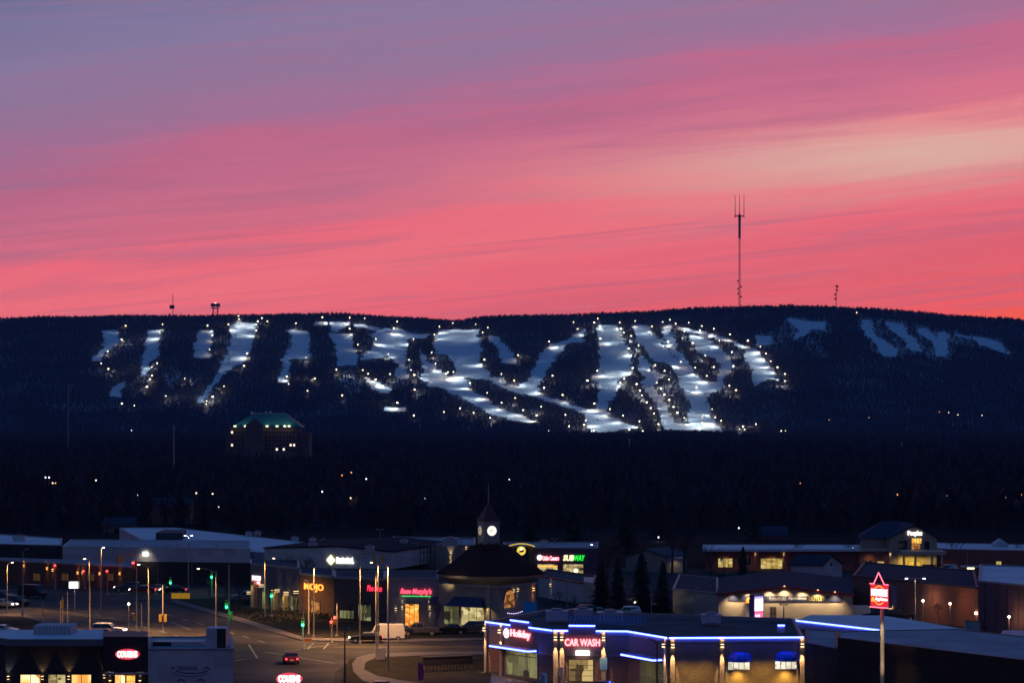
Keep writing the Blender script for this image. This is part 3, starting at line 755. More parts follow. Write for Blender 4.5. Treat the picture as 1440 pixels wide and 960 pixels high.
lg = MB(); disc(lg, F0, F0.s_(713), F0.z_(713, 889.5), .55, .06, .16); lg.build('round_emblem', E['pinkw'], cw)
lg = MB(); a = F0.s_(712.2); z = F0.z_(713, 889.5); F0.box(lg, a-.16, a-.06, z-.3, z+.3, .16, .19); F0.box(lg, a-.06, a+.22, z+.2, z+.3, .16, .19); F0.box(lg, a-.06, a+.22, z-.3, z-.2, .16, .19); F0.box(lg, a+.2, a+.3, z-.22, z+.22, .16, .19); lg.build('emblem_mark', E['redd'], cw)
text(F0, (F0.s_(719.5), F0.s_(747), F0.z_(733, 898.5), F0.z_(733, 885.5)), 'Holiday', E['red'], cw, 'shop_sign', bold=.012, n=.16)
text(F1, F1.rect(794.5, 897.5, 843.8, 907.5), 'CAR WASH', E['red'], cw, 'car_wash_sign', bold=.014, n=.16)
bx = MB(); F1.box(bx, *F1.rect(810, 914, 829, 920.5), .05, .4); bx.build('sign_light_box', E['white'], cw)
dr = window(F1, F1.rect(800, 927, 834, 957), cw, E['doorlight'], 1, 3, M['black'], 'garage_door')
pn = MB(); F1.box(pn, *F1.rect(785, 937, 792, 950), .25, .5); pn.build('order_panel', M['metal'], cw)
bw = MB(); a = F1.s_(849); F1.box(bw, a-.42, a+.42, F1.z_(849, 941), F1.z_(849, 924), .1, .245); bw.build('blue_column_wrap', M['blue_unit'], cw)
for pa, pb, pt in ((1024, 1054, 930), (1090, 1120, 929)):
    window(F3, F3.rect(pa, pt, pb, pt+11), cw, I['box'], 3, 0, M['polem'], 'drive_window')
    a0, a1, z = F3.s_(pa-1), F3.s_(pb+4), F3.z_(pa, pt-.5); am = (a0+a1)/2; hw = (a1-a0)/2
    mb = MB(); K = 10; rows = []
    for j in range(5):
        t = j/4*math.pi/2; zz = z+1.05*math.sin(t); sc_ = math.cos(t)*.55+.45; nn = 1.15*math.cos(t)+.03
        rows.append([F3.w(am-hw*sc_*1.0+2*hw*sc_*i/K, zz, .06+nn*min(1, 1.6*(1-abs(2*i/K-1))+.12)) for i in range(K+1)])
    vs = [p for rr in rows for p in rr]; mb.add(vs, [(j*(K+1)+i, j*(K+1)+i+1, (j+1)*(K+1)+i+1, (j+1)*(K+1)+i) for j in range(4) for i in range(K)])
    mb.build('dome_awning', M['bawn'], cw)
for px in (1062, 1085, 960, 990, 1037, 1104):
    light('SPOT', F3.w(F3.s_(px), 2.5 if px in (1037, 1104) else 4.2, .7 if px in (1037, 1104) else 2.6), 300 if px in (1037, 1104) else 260, (1, .58, .10), cw, .3, F3.w(F3.s_(px), 0, .35 if px in (1037, 1104) else 0), 140 if px in (1037, 1104) else 100, 1.)
for F, px in ((F1, 820), (F0, 734), (F2, 915)):
    light('AREA', F.w(F.s_(px), ZB-.2, 2.2), 60, WARM, cw, .6, F.w(F.s_(px), 0, 2.0))
unit(cw, 783, 873, ZW-.2, 2.6, 2.2, 1.3); unit(cw, 820, 872, ZW-.2, 2.2, 2, 1.4); unit(cw, 858, 874, ZW-.2, 3, 2.4, 1.2); unit(cw, 1000, 876, ZW-.2, 2.2, 2, 1.1)
sc = MB()
x0, y0 = G(800, 876, ZW)
for i in range(22): sc.box(x0+i*.42, x0+i*.42+.3, y0, y0+.06, ZW-.2, ZW+.95)
sc.build('screen_fence', M['blue_unit'], cw)
vb = MB(); x, y = G(1098, 886, ZW); vb.box(x-.4, x+.4, y-.4, y+.4, ZW-.2, ZW+.7); vb.build('roof_vent', M['hvac'], cw)
led(Fac((x-.4, y-.42), (x+.4, y-.42)), 0, .8, ZW+.62, .0, cw)
sg = MB(); x, y = G(835, 949); sg.box(x-.5, x+4.2, y-.1, y+.1, 3.05, 3.2); sg.cyl((x+4.1, y, 0), (x+4.1, y, 3.1), .06); sg.cyl((x-.4, y, 0), (x-.4, y, 3.1), .06)
tag(sg.build('clearance_bar', M['metal']), 'pale clearance bar on two posts right of the car wash door', 'barrier')
tb = MB(); x, y = G(765, 962); tb.lathe([(.3, 0), (.36, .1), (.36, 1.1), (.2, 1.35)], (x, y, 0), 12)
tag(tb.build('waste_bin', M['blue_unit']), 'teal waste bin in front of the shop window of the filling station', 'bin')
# fuel canopies right of the station
fc = thing('fuel_canopy', 'long flat fuel canopy edged with a sloping blue light tube', 'canopy', (44, 312, 0))
fp = [G(1115, 870.5, 5.5), G(1237, 884.5, 5.5), G(1345, 886, 5.5), G(1392, 889, 5.5), G(1300, 872, 5.5), G(1240, 863, 5.5), G(1140, 862, 5.5)]
MB().prism(fp, 4.45, 5.3).build('canopy_slab', mat('canopy_fascia', (.42, .40, .44), .5, .08), fc)
cx, cy = sum(p[0] for p in fp)/7, sum(p[1] for p in fp)/7
MB().prism([(cx+(x-cx)*.98, cy+(y-cy)*.98) for x, y in fp], 5.3, 5.36).build('canopy_roof', M['blueroof'], fc)
FC = Fac(fp[0], fp[1]); led(FC, 0, FC.L, 5.42, .02, fc)
for q in (.25, .8): MB().cyl((*[fp[0][i]+(fp[1][i]-fp[0][i])*q+(0, 4)[i] for i in (0, 1)], 0), (*[fp[0][i]+(fp[1][i]-fp[0][i])*q+(0, 4)[i] for i in (0, 1)], 4.45), .25).build('column', M['white'], fc)
fc2 = thing('fuel_canopy', 'flat canopy with a short blue light tube at the right edge of the photo', 'canopy', (57, 296, 0))
fp2 = [P(1405, 0, 292)[:2], P(1500, 0, 290)[:2], P(1500, 0, 303)[:2], P(1410, 0, 303)[:2]]
MB().prism(fp2, 4.5, 5.4).build('canopy_slab', MATS['canopy_fascia'], fc2)
FD = Fac(fp2[0], fp2[1]); led(FD, 0, FD.L, 5.42, .02, fc2)
rs = MB(); FD.box(rs, 1.2, FD.L, 4.75, 5.0, .01, .06); rs.build('red_stripe', E['redd'], fc2)
for q in (.1, .8): MB().cyl((fp2[0][0]+8*q, 297, 0), (fp2[0][0]+8*q, 297, 4.5), .22).build('column', M['white'], fc2)
# dark building bottom right
db = thing('warehouse', 'low dark warehouse with a wide grey flat roof at the bottom right', 'building', (50, 268, 0))
dp = [G(1178, 896, 7), G(1300, 911, 7), G(1500, 935, 7), G(1500, 901, 7), G(1345, 884, 7), G(1240, 886, 7), G(1178, 888, 7)]
walls(db, dp, 0, 7, M['brownclad']); roof_cap(db, dp, 7, M['greyroof'], .04, M['black'])
db2 = thing('warehouse_annex', 'lower dark annex left of the wide grey roofed warehouse', 'building', (34, 285, 0))
dp2 = [P(1133, 0, 284)[:2], P(1179, 0, 276)[:2], G(1177, 887, 5.6), G(1133, 884, 5.6)]
walls(db2, dp2, 0, 5.6, M['brownclad']); roof_cap(db2, dp2, 5.6, M['greyroof'], .04, M['black'])

# ================================================================ restaurant bottom left
rb = thing('restaurant', 'dark timber-clad sandwich restaurant with red oval sign and lit windows', 'building', (-50, 272, 0))
YR1 = 273
Fr = Fac(P(-60, 0, YR1)[:2], P(145, 0, YR1)[:2])
fr_p = [P(-60, 0, YR1)[:2], P(208, 0, YR1)[:2], P(208, 0, 288)[:2], P(-60, 0, 288)[:2]]
fb = [P(14, 0, YR1)[:2], P(145, 0, YR1)[:2], P(145, 0, 286)[:2], P(-60, 0, 286)[:2], P(-60, 0, 280)[:2]]
walls(rb, [P(8, 0, YR1+.4)[:2], P(208, 0, YR1+.4)[:2], P(208, 0, 286)[:2], P(-60, 0, 286)[:2], P(-60, 0, 279)[:2]], 0, 6.2, M['dark'])
rp_ = [P(14, 0, YR1-1)[:2], P(146, 0, YR1-1)[:2], P(146, 0, 284)[:2], P(-60, 0, 284)[:2], P(-60, 0, 281)[:2]]
MB().prism(rp_, 6.25, 6.95).build('fascia', mat('grey_fascia', (.16, .16, .18), .5, .1), rb)
cx, cy = sum(p[0] for p in rp_)/5, sum(p[1] for p in rp_)/5
MB().prism([(cx+(x-cx)*.99, cy+(y-cy)*.99) for x, y in rp_], 6.95, 7.0).build('roof', M['blueroof'], rb)
x0, y0 = G(47, 892, 7); x1, _ = G(100, 892, 7)
MB().box(x0, x1, y0, y0+4, 7.0, 7.95).build('roof_screen', mat('pale_screen_panel', (.5, .52, .55), .6, .05, wave=.8), rb)
bl = [P(145.5, 0, YR1-1.2)[:2], P(208, 0, YR1-1.2)[:2], P(208, 0, 279)[:2], P(145.5, 0, 279)[:2]]
MB().prism(bl, 3.6, 7.25).build('sign_block', mat('black_ribbed_panel', (.02, .02, .024), .5, .15, .6, .2, wave=2), rb)
Fb = Fac(P(145.5, 0, YR1-1.2)[:2], P(208, 0, YR1-1.2)[:2])
def oval_sign(F, pxc, pyc, root, hw, hh):
    o = MB(); a, z = F.s_(pxc), F.z_(pxc, pyc); disc(o, F, a, z, hw, .05, .25, 32, hh/hw); s = o.build('oval_sign', E['ovalred'], root)
    text(F, (a-hw*.82, a+hw*.82, z-hh*.55, z+hh*.58), 'COUSINS', E['white'], s, 'sign_lettering', bold=.03, n=.3)
oval_sign(Fb, 179.5, 919, rb, 1.28, .56)
aw = MB(); Fb.box(aw, .2, Fb.L, 3.35, 3.5, 0, 1.2); aw.build('door_awning', M['trim'], rb)
for a0, a1, im in ((29, 57, 'diner'), (68, 92, 'shop'), (101, 128, 'diner')):
    window(Fac(P(-60, 0, YR1+.4)[:2], P(208, 0, YR1+.4)[:2]), Fac(P(-60, 0, YR1+.4)[:2], P(208, 0, YR1+.4)[:2]).rect(a0, 948, a1, 975), rb, I[im], 1, 1, M['black'])
Fw = Fac(P(-60, 0, YR1+.4)[:2], P(208, 0, YR1+.4)[:2])
window(Fw, Fw.rect(162, 948, 176, 985), rb, I['diner'], 1, 0, M['black'], 'door'); window(Fw, Fw.rect(178, 948, 190, 985), rb, I['orange'], 0, 1, M['black'], 'door')
for px in (60, 97): sconce(Fw, px, 952, rb, 90, WARM)
for px in (155, 197): sconce(Fw, px, 958, rb, 110, (1, .75, .5)); 
sconce(Fw, 12, 952, rb, 60, COOL); sconce(Fw, 147, 950, rb, 30, WARM)
# white walled neighbour
wb = thing('white_building', 'plain white-walled block with faded painted lettering beside the oval sign', 'building', (-33, 272, 0))
wp = [P(208.4, 0, 271.6)[:2], P(328, 0, 271.6)[:2], P(326, 0, 287)[:2], P(208.4, 0, 287)[:2]]
walls(wb, wp, 0, 5.95, M['white']); roof_cap(wb, wp, 5.9, M['greyroof'], .12, M['trim'])
Fq = Fac(wp[0], wp[1])
x0, y0 = G(288.5, 910, 6); x1, _ = G(316, 910, 6)
ub = MB().box(x0, x1, y0+1, y0+4, 5.7, 7.95).build('rooftop_box', M['hvac'], wb)
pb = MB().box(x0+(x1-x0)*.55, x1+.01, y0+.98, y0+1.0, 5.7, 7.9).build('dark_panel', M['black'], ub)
x0, y0 = G(212, 908, 6); x1, _ = G(281, 908, 6)
tb_ = MB().box(x0, x1, y0+1.5, y0+4, 5.7, 6.35).build('rooftop_box', M['hvac'], wb)
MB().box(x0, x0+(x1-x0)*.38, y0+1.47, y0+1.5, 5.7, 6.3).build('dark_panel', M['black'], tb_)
ink = mat('faded_wall_paint', (.10, .10, .13), .8, .3)
text(Fq, Fq.rect(249, 935.5, 278, 941.5), 'DRINKING', ink, wb, 'painted_lettering', bold=.01, n=.01, ext=.008)
pm = MB()
def arc(c0, c1, pyc, sag, w):
    pm = MB()
    K = 10
    for i in range(K):
        q0, q1 = i/K, (i+1)/K
        a0, a1 = Fq.s_(c0+(c1-c0)*q0), Fq.s_(c0+(c1-c0)*q1)
        z0 = Fq.z_(270, pyc+sag*(1-(2*q0-1)**2)); z1 = Fq.z_(270, pyc+sag*(1-(2*q1-1)**2))
        pm.add([Fq.w(a0, z0, .012), Fq.w(a1, z1, .012), Fq.w(a1, z1+w, .012), Fq.w(a0, z0+w, .012)], [(0, 1, 2, 3)])
    pm.build('painted_flourish', ink, wb)
arc(247, 292, 943.5, 3.5, .12); arc(243, 294, 946, 5, .08); arc(240, 246, 938, 2, .2); arc(286, 295, 942, -3, .16)
arc(249, 260, 959, -3, .16); arc(277, 288, 959, -3.5, .16)
ps = thing('pylon_sign', 'red oval sandwich shop sign on a post beside the intersection', 'sign', (*P(407, 0, 262)[:2], 0))
Fp = Fac(P(380, 0, 262)[:2], P(434, 0, 262)[:2]); oval_sign(Fp, 407, 953.5, ps, 1.35, .62)
x, y = P(407, 0, 262.3)[:2]; MB().cyl((x, y+.3, 0), (x, y+.3, 4.2), .16).build('post', M['black'], ps)
cb = MB(); Fp.box(cb, Fp.s_(389), Fp.s_(425), Fp.z_(407, 966), Fp.z_(407, 960), -.1, .15); cb.build('sign_box', M['trim'], ps)

# ================================================================ clock tower building
ct = thing('clock_tower_building', 'shop pavilion with a dark conical roof and a lit clock tower', 'building', (*P(688, 0, 378)[:2], 0))
A, B, Cc = P(617, 0, 374)[:2], P(702, 0, 368)[:2], P(754, 0, 377)[:2]
FA, FB = Fac(A, B), Fac(B, Cc)
ctp = [A, B, Cc, P(754, 0, 396)[:2], P(617, 0, 396)[:2]]
walls(ct, ctp, 0, 6.35, M['tan']); 
cn = P(690, 0, 380.5)[:2]
MB().lathe([(5.0, 5.9), (6.3, 6.35), (7.4, 6.95), (7.95, 7.45)], (*cn, 0), 32).build('soffit', M['cream'], ct, smooth=True)
MB().lathe([(8.05, 7.46), (8.0, 7.62), (5.3, 9.4), (3.1, 11.3), (2.5, 11.6), (1.6, 11.8)], (*cn, 0), 32).build('conical_roof', M['shingle'], ct, smooth=True)
co_ = MB()
for F in (FA, FB): F.box(co_, 0, F.L, 6.05, 6.4, 0, .25)
co_.build('cornice', M['stone'], ct)
tx_, ty_ = P(687, 0, 380.5)[:2]; hw = 1.25; zt = 15.15
rot = R(22)
def rp2(x, y): return (tx_+x*math.cos(rot)-y*math.sin(rot), ty_+x*math.sin(rot)+y*math.cos(rot))
tp = [rp2(-hw, -hw), rp2(hw, -hw), rp2(hw, hw), rp2(-hw, hw)]
tw = walls(ct, tp, 11.2, zt, mat('clock_tower_panel', (.30, .29, .29), .8, .08), 'clock_tower')
hr = MB(); e = hw+.15; eb = [rp2(-e, -e), rp2(e, -e), rp2(e, e), rp2(-e, e)]; ap = (*rp2(0, 0), 18.0)
hr.add([(*p, zt) for p in eb]+[ap], [(3, 2, 1, 0), (0, 1, 4), (1, 2, 4), (2, 3, 4), (3, 0, 4)]); hr.build('tower_roof', mat('red_metal_roof', (.10, .022, .018), .6, .2), ct)
MB().cyl((*rp2(0, 0), 17.6), (*rp2(0, 0), 20.6), .10, .03, 6).build('spire', M['metal'], ct)
# which faces look at us: front (between corner 0 and 1) and left (3 to 0)
for F, em, rr in ((Fac(tp[0], tp[1]), E['clock'], .72), (Fac(tp[3], tp[0]), E['clockd'], .66)):
    c_ = MB(); disc(c_, F, F.L/2, 13.75, rr+.1, 0, .08, 24); fr = c_.build('clock_rim', M['trim'], ct)
    c_ = MB(); disc(c_, F, F.L/2, 13.75, rr, .02, .12, 24); c_.build('clock_face', em, fr)
    h_ = MB()
    F.box(h_, F.L/2-.42, F.L/2+.06, 13.71, 13.79, .12, .15); F.box(h_, F.L/2-.05, F.L/2+.05, 13.75, 14.05, .12, .15)
    for k in range(12):
        q = k*math.pi/6; a = F.L/2+math.cos(q)*rr*.82; z = 13.75+math.sin(q)*rr*.82; F.box(h_, a-.035, a+.035, z-.035, z+.035, .12, .14)
    h_.build('clock_hands', M['black'], fr)
dm = MB()
for px, w in ((677, .9), (688, 1.2), (698, .9)):
    x, y = P(px, 0, 377.5)[:2]; dm.lathe([(w*.5, 10.2), (w*.5, 11.3), (w*.38, 11.8), (.05, 12.1)], (x, y, 0), 8)
dm.build('dormer', M['shingle'], ct)
light('SPOT', (tx_-3.4, ty_-3.2, 12.6), 26, (1, .85, .5), ct, .1, (tx_-.9, ty_-.4, 13.6), 70, 1.)
# shopfront under the navy awning
r_ = FA.rect(625, 853, 681, 878)
window(FA, (r_[0], (r_[0]+r_[1])/2-.9, r_[2], r_[3]), ct, I['dim'], 2, 0, M['polem']); window(FA, ((r_[0]+r_[1])/2-.5, r_[1], r_[2], r_[3]), ct, I['shop'], 2, 0, M['polem'])
aw = MB(); a0, a1 = FA.s_(634), FA.s_(683); zt_, zb_ = FA.z_(660, 839), FA.z_(660, 852)
aw.add([FA.w(a0+.6, zt_, .05), FA.w(a1-.3, zt_, .05), FA.w(a1, zb_, 1.3), FA.w(a0, zb_, 1.3), FA.w(a0, zb_, .05), FA.w(a1, zb_, .05)], [(0, 3, 2, 1), (0, 4, 3), (1, 2, 5), (0, 1, 5, 4)]); aw.build('awning', M['awning'], ct)
cl = MB(); a = FA.s_(688); FA.box(cl, a-.25, a+.25, 0, 6.5, 0, .3); cl.build('column', M['cream'], ct)
light('SPOT', FA.w(a, 3.6, 1.0), 120, (1, .75, .3), ct, .1, FA.w(a, 0, 0), 100, 1.)
light('SPOT', FA.w(FA.s_(655), 3.0, 2.2), 260, (1, .8, .42), ct, .2, FA.w(FA.s_(655), 0, 2.2), 140, 1.)
light('SPOT', (cn[0]-6.6, cn[1]-9.6, 6.0), 130, (1, .78, .42), ct, .2, (cn[0]-5.0, cn[1]-5.2, 7.3), 75, 1.)
for px, e_ in ((610, 0), (640, 0)): pass
# arched entrance on the right wing
ar = MB(); am = FB.s_(716); zc = FB.z_(716, 843); rr = 1.45; K = 12
ar.add([FB.w(am-rr, zc-1.1, .03), FB.w(am+rr, zc-1.1, .03)]+[FB.w(am+rr*math.cos(math.pi*i/K), zc+rr*math.sin(math.pi*i/K)*1.0, .03) for i in range(K+1)], [tuple(range(K+3))])
af = ar.build('arched_window', I['arch'], ct)
ar2 = MB()
for i in range(K):
    q0, q1 = math.pi*i/K, math.pi*(i+1)/K
    ar2.add([FB.w(am+r*math.cos(q), zc+r*math.sin(q), n) for n in (.03, .12) for r, q in ((rr, q0), (rr+.25, q0), (rr+.25, q1), (rr, q1))], [(0, 3, 2, 1), (4, 5, 6, 7), (0, 1, 5, 4), (1, 2, 6, 5), (2, 3, 7, 6), (3, 0, 4, 7)])
ar2.build('arch_frame', M['brick2'], af)
for px, py, e_, c_ in ((721, 830, 14, (1, .5, .2)), (727, 829, 20, (1, .85, .7)), (749, 828, 70, (1, .28, .05))): sconce(FB, px, py, ct, e_, c_, lens=E['sod'] if px > 740 else E['warmlow'])
fl_ = MB(); fl_.box(am-0, am, 0, 0, 0, 0)
pt = thing('patio_string_lights', 'string of small purple-white lights above the patio by the arched window', 'string lights', (*FB.w(am, 0, 1.2)[:2], 0))
w_ = MB()
for i in range(9):
    a = am-2.2+i*.5; w = FB.w(a, 2.55-.18*math.sin(math.pi*i/8), 1.1); w_.lathe([(.02, -.07), (.08, 0), (.02, .07)], w, 6)
bulbs = w_.build('bulb_row', lit('violet_bulb_glow', (.7, .55, 1), 2.5), pt)
w_ = MB()
for i in range(8):
    a = am-2.2+i*.5; w_.cyl(FB.w(a, 2.62-.18*math.sin(math.pi*i/8), 1.1), FB.w(a+.5, 2.62-.18*math.sin(math.pi*(i+1)/8), 1.1), .015, n=4)
w_.build('wire', M['black'], pt)
tp_ = thing('tarp_shelter', 'small shelter with a bright blue sloping tarp by the arched window', 'shelter', (*G(746, 877), 0))
x, y = P(746, 0, 366)[:2]
tb = MB(); tb.add([(x-.9, y-1, 2.3), (x+1.0, y-1, 2.2), (x+.9, y+.8, 4.2), (x-1.1, y+.8, 4.3), (x-.9, y-1, 2.2), (x+1.0, y-1, 2.1), (x+.9, y+.8, 4.1), (x-1.1, y+.8, 4.2)], [(0,1,2,3),(7,6,5,4),(0,4,5,1),(1,5,6,2),(2,6,7,3),(3,7,4,0)]); tb.build('tarp', mat('cyan_tarp', (.03, .22, .42), .6, .1), tp_)
MB().cyl((x-.8, y-.9, 0), (x-.8, y-.9, 2.25), .05).cyl((x+.9, y-.9, 0), (x+.9, y-.9, 2.15), .05).cyl((x+.8, y+.7, 0), (x+.8, y+.7, 4.1), .05).cyl((x-1, y+.7, 0), (x-1, y+.7, 4.2), .05).build('frame', M['metal'], tp_)
# restaurant with the red neon script
rm = thing('pub', 'grey pub with red neon script sign and glowing orange door', 'building', (*P(580, 0, 378)[:2], 0))
FE = Fac(P(543, 0, 376)[:2], P(616.6, 0, 374.2)[:2])
ep = [FE.A, FE.B, P(616.6, 0, 394)[:2], P(543, 0, 394)[:2]]
walls(rm, ep, 0, 7.0, M['stucco']); roof_cap(rm, ep, 6.9, M['gravel'], .2)
text(FE, FE.rect(563.5, 827, 607, 836.5), "Rose Murphy's", E['rose'], rm, 'neon_sign', shear=.25, bold=.02, n=.1)
ul = MB(); FE.box(ul, FE.s_(565), FE.s_(606), FE.z_(585, 838.2), FE.z_(585, 837.2), .08, .14); ul.build('neon_underline', E['greenn'], rm)
window(FE, FE.rect(570, 849, 589, 880), rm, I['orange'], 2, 0, M['orange'], 'entrance_door')
st = MB()
for px in (553, 594, 599): st = MB(); a = FE.s_(px); FE.box(st, a-.3, a+.3, 0, 4.1, 0, .2); st.build('stone_pier', M['stone'], rm)
for px in (566, 604.5): sconce(FE, px, 854, rm, 36, (1, .8, .4), lens=E['warmlow'])
sconce(FE, 557, 856, rm, 12, WARM)
an_ = MB(); a0, a1 = FE.s_(606), FE.s_(616); an_.add([FE.w(a0, 4.5, .05), FE.w(a1, 4.5, .05), FE.w(a1, 3.4, 1.), FE.w(a0, 3.4, 1.)], [(0, 3, 2, 1)]); an_.build('awning', M['awning'], rm)
light('SPOT', FE.w(FE.s_(580), 3.1, 1.6), 70, (1, .5, .12), rm, .2, FE.w(FE.s_(580), 0, 1.6), 130, 1.)
# low building with the dim red sign
bc = thing('takeaway_building', 'dark low building with a small dim red neon sign left of the pub', 'building', (*P(510, 0, 388)[:2], 0))
FG = Fac(P(470, 0, 388)[:2], P(542, 0, 382)[:2]); gp = [FG.A, FG.B, P(542, 0, 404)[:2], P(470, 0, 404)[:2]]
walls(bc, gp, 0, 6.4, mat('brown_stucco', (.09, .075, .07), .9, .15)); roof_cap(bc, gp, 6.3, M['gravel'], .2)
text(FG, FG.rect(517, 822.5, 537.5, 831), 'Pho Siam', E['redd'], bc, 'neon_sign', shear=.2, bold=.02, n=.1)
window(FG, FG.rect(504, 850, 522, 872), bc, I['dim'], 2, 0, M['black']); window(FG, FG.rect(478, 858, 498, 869), bc, I['dim'], 3, 0, M['black'])
# corner building with the orange sign
og = thing('cafe_building', 'dark cafe building with big glowing orange letters on its corner', 'building', (*P(448, 0, 398)[:2], 0))
FO = Fac(P(421, 0, 400)[:2], P(469.6, 0, 392)[:2]); opn = [FO.A, FO.B, P(469.6, 0, 412)[:2], P(421, 0, 412)[:2]]
walls(og, opn, 0, 6.2, mat('ochre_stucco', (.13, .07, .04), .9, .15)); roof_cap(og, opn, 6.1, M['gravel'], .25)
text(FO, FO.rect(429, 820, 456, 832), 'MOJO', E['orange'], og, 'orange_sign', bold=.02, n=.16)
light('SPOT', FO.w(FO.s_(443), 4.2, 1.1), 190, (1, .26, .03), og, .2, FO.w(FO.s_(443), 0, .3), 80, 1.)
window(FO, FO.rect(438, 845, 450, 862), og, I['arch'], 1, 0, M['black'])
# bank with lit columns
bk = thing('bank_branch', 'low bank with lit columns and a white and red sign on its tall end', 'building', (*P(385, 0, 412)[:2], 0))
FK = Fac(P(352, 0, 415)[:2], P(420.6, 0, 402)[:2]); kp = [FK.A, FK.B, P(420.6, 0, 424)[:2], P(352, 0, 428)[:2]]
walls(bk, kp, 0, 6.9, mat('slate_cladding', (.13, .14, .16), .8, .12)); roof_cap(bk, kp, 6.8, M['gravel'], .25)
text(FK, FK.rect(355.5, 809, 367, 815.5), 'MCU', E['pinkw'], bk, 'white_sign', bold=.05, n=.1)
text(FK, FK.rect(355, 816.5, 367, 820.5), 'BANK', E['red'], bk, 'red_sign', bold=.03, n=.1)
yc = mat('pale_yellow_plaster', (.55, .45, .22), .85, .1)
for px, w, z1 in ((360, 1.0, 4.3), (376, .95, 3.2), (390, .45, 3.4), (404, .5, 3.2)):
    a = FK.s_(px); c_ = MB(); FK.box(c_, a-w/2, a+w/2, 0, z1, .0, .7); c_.build('lit_column', yc, bk)
    light('SPOT', FK.w(a, z1+.1, 1.5), 130, (1, .82, .38), bk, .1, FK.w(a, 0, .7), 90, 1.)
for px, py in ((354, 833), (371, 823), (393, 830), (406, 834), (420, 832)): sconce(FK, px, py, bk, 26, (1, .85, .5), n=.8)
window(FK, FK.rect(395, 842, 402, 855), bk, I['dim'], 0, 0, M['black']); window(FK, FK.rect(409, 838, 418, 858), bk, I['dim'], 1, 0, M['black'])

# ================================================================ long white warehouses
wa = thing('white_warehouse', 'long low warehouse with a white upper wall and dark lower wall', 'building', (*P(220, 0, 480)[:2], 0))
FW = Fac(P(88, 0, 478)[:2], P(352, 0, 470)[:2]); wpp = [FW.A, FW.B, P(352, 0, 500)[:2], P(100, 0, 505)[:2]]
walls(wa, wpp, 0, 4.05, mat('dark_brown_brick', (.05, .035, .03), .9, .2, 2, brick=(.5, .2, 1.3)), 'lower_wall'); walls(wa, wpp, 4.05, 6.6, M['white'], 'upper_wall'); roof_cap(wa, wpp, 6.55, M['greyroof'], .15, M['white'])
sd_ = MB()
for px in (140, 165, 200, 245, 300): a = FW.s_(px); FW.box(sd_, a-.2, a+.2, 6.7, 7.2, -2.2, -1.8)
sd_.build('roof_pipe', M['hvac'], wa)
a = FW.s_(205); z = FW.z_(205, 779); g = MB(); FW.box(g, a-.45, a+.45, z-.35, z+.35, .02, .3); g.build('wall_floodlight', E['white'], wa)
light('SPOT', FW.w(a, 6.3, 1.3), 170, (1, .85, .6), wa, .3, FW.w(a, 4.0, 0), 110, 1.)
gd = MB()
for px in (180, 222, 270): gd = MB(); a = FW.s_(px); FW.box(gd, a-.05, a+.05, 0, 3.9, 0, .06); gd.build('downpipe', M['trim'], wa)
wc = thing('blue_roof_warehouse', 'big warehouse whose long pale roof shines blue behind the white wall', 'building', (*P(320, 0, 520)[:2], 0))
ZC = 5.0
wcp = [G(218, 770, ZC), G(395, 778, ZC), G(480, 768, ZC), G(430, 763, ZC), G(245, 742, ZC), G(168, 742, ZC)]
walls(wc, wcp, 0, ZC, M['white']); roof_cap(wc, wcp, ZC, M['blueroof'], .12, M['white'])
for px, py in ((350, 754), (362, 753), (415, 761), (440, 763), (455, 765)): unit(wc, px, py, ZC, 1.4, 1.2, .9)
st = MB().prism([G(219, 757, ZC+.3), G(256, 757, ZC+.3), G(262, 752, ZC+.3), G(230, 752, ZC+.3)], ZC, ZC+1.5); st.build('roof_step', mat('step_wall', (.05, .05, .07), .8, .1), wc)
sl = thing('furniture_store', 'white metal furniture store with yellow diamond sign', 'building', (*P(460, 0, 462)[:2], 0))
FS = Fac(P(372, 0, 462)[:2], P(551, 0, 455)[:2]); slp = [FS.A, FS.B, P(551, 0, 490)[:2], P(372, 0, 495)[:2]]
walls(sl, slp, 0, 3.75, mat('dark_grey_brick', (.06, .05, .05), .9, .2, 2, brick=(.5, .2, 1.3)), 'lower_wall')  # lower wall in plain dark brick
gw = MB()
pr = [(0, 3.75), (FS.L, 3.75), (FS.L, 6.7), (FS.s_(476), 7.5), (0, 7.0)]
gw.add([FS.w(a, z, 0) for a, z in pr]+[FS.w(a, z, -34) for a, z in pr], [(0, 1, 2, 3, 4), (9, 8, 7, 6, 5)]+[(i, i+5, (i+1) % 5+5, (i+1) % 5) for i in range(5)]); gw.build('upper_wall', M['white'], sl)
rf = MB(); rr = [(-.2, 7.02), (FS.s_(476), 7.52), (FS.L+.2, 6.72)]
rf.add([FS.w(a, z+dz, n) for n in (.15, -34.2) for dz in (0, .25) for a, z in rr], [(0, 1, 4, 3), (1, 2, 5, 4), (3, 4, 10, 9), (4, 5, 11, 10), (0, 3, 9, 6), (2, 8, 11, 5), (6, 9, 10, 7), (7, 10, 11, 8)]); rf.build('roof', mat('dark_roof_edge', (.04, .04, .05), .97, .1, spec=.03), sl)
a, z = FS.s_(465.5), FS.z_(465.5, 787); h = .78; dmn = MB(); dmn.add([FS.w(a, z-h*1.15, n) for n in (.05, .2)]+[FS.w(a+h, z, n) for n in (.05, .2)]+[FS.w(a, z+h*1.15, n) for n in (.05, .2)]+[FS.w(a-h, z, n) for n in (.05, .2)], [(1, 3, 5, 7), (0, 6, 4, 2), (0, 2, 3, 1), (2, 4, 5, 3), (4, 6, 7, 5), (6, 0, 1, 7)]); dmn.build('diamond_sign', E['lime'], sl)
text(FS, FS.rect(473, 783.2, 496, 788.5), 'Slumberland', E['white'], sl, 'white_sign', bold=.03, n=.1)
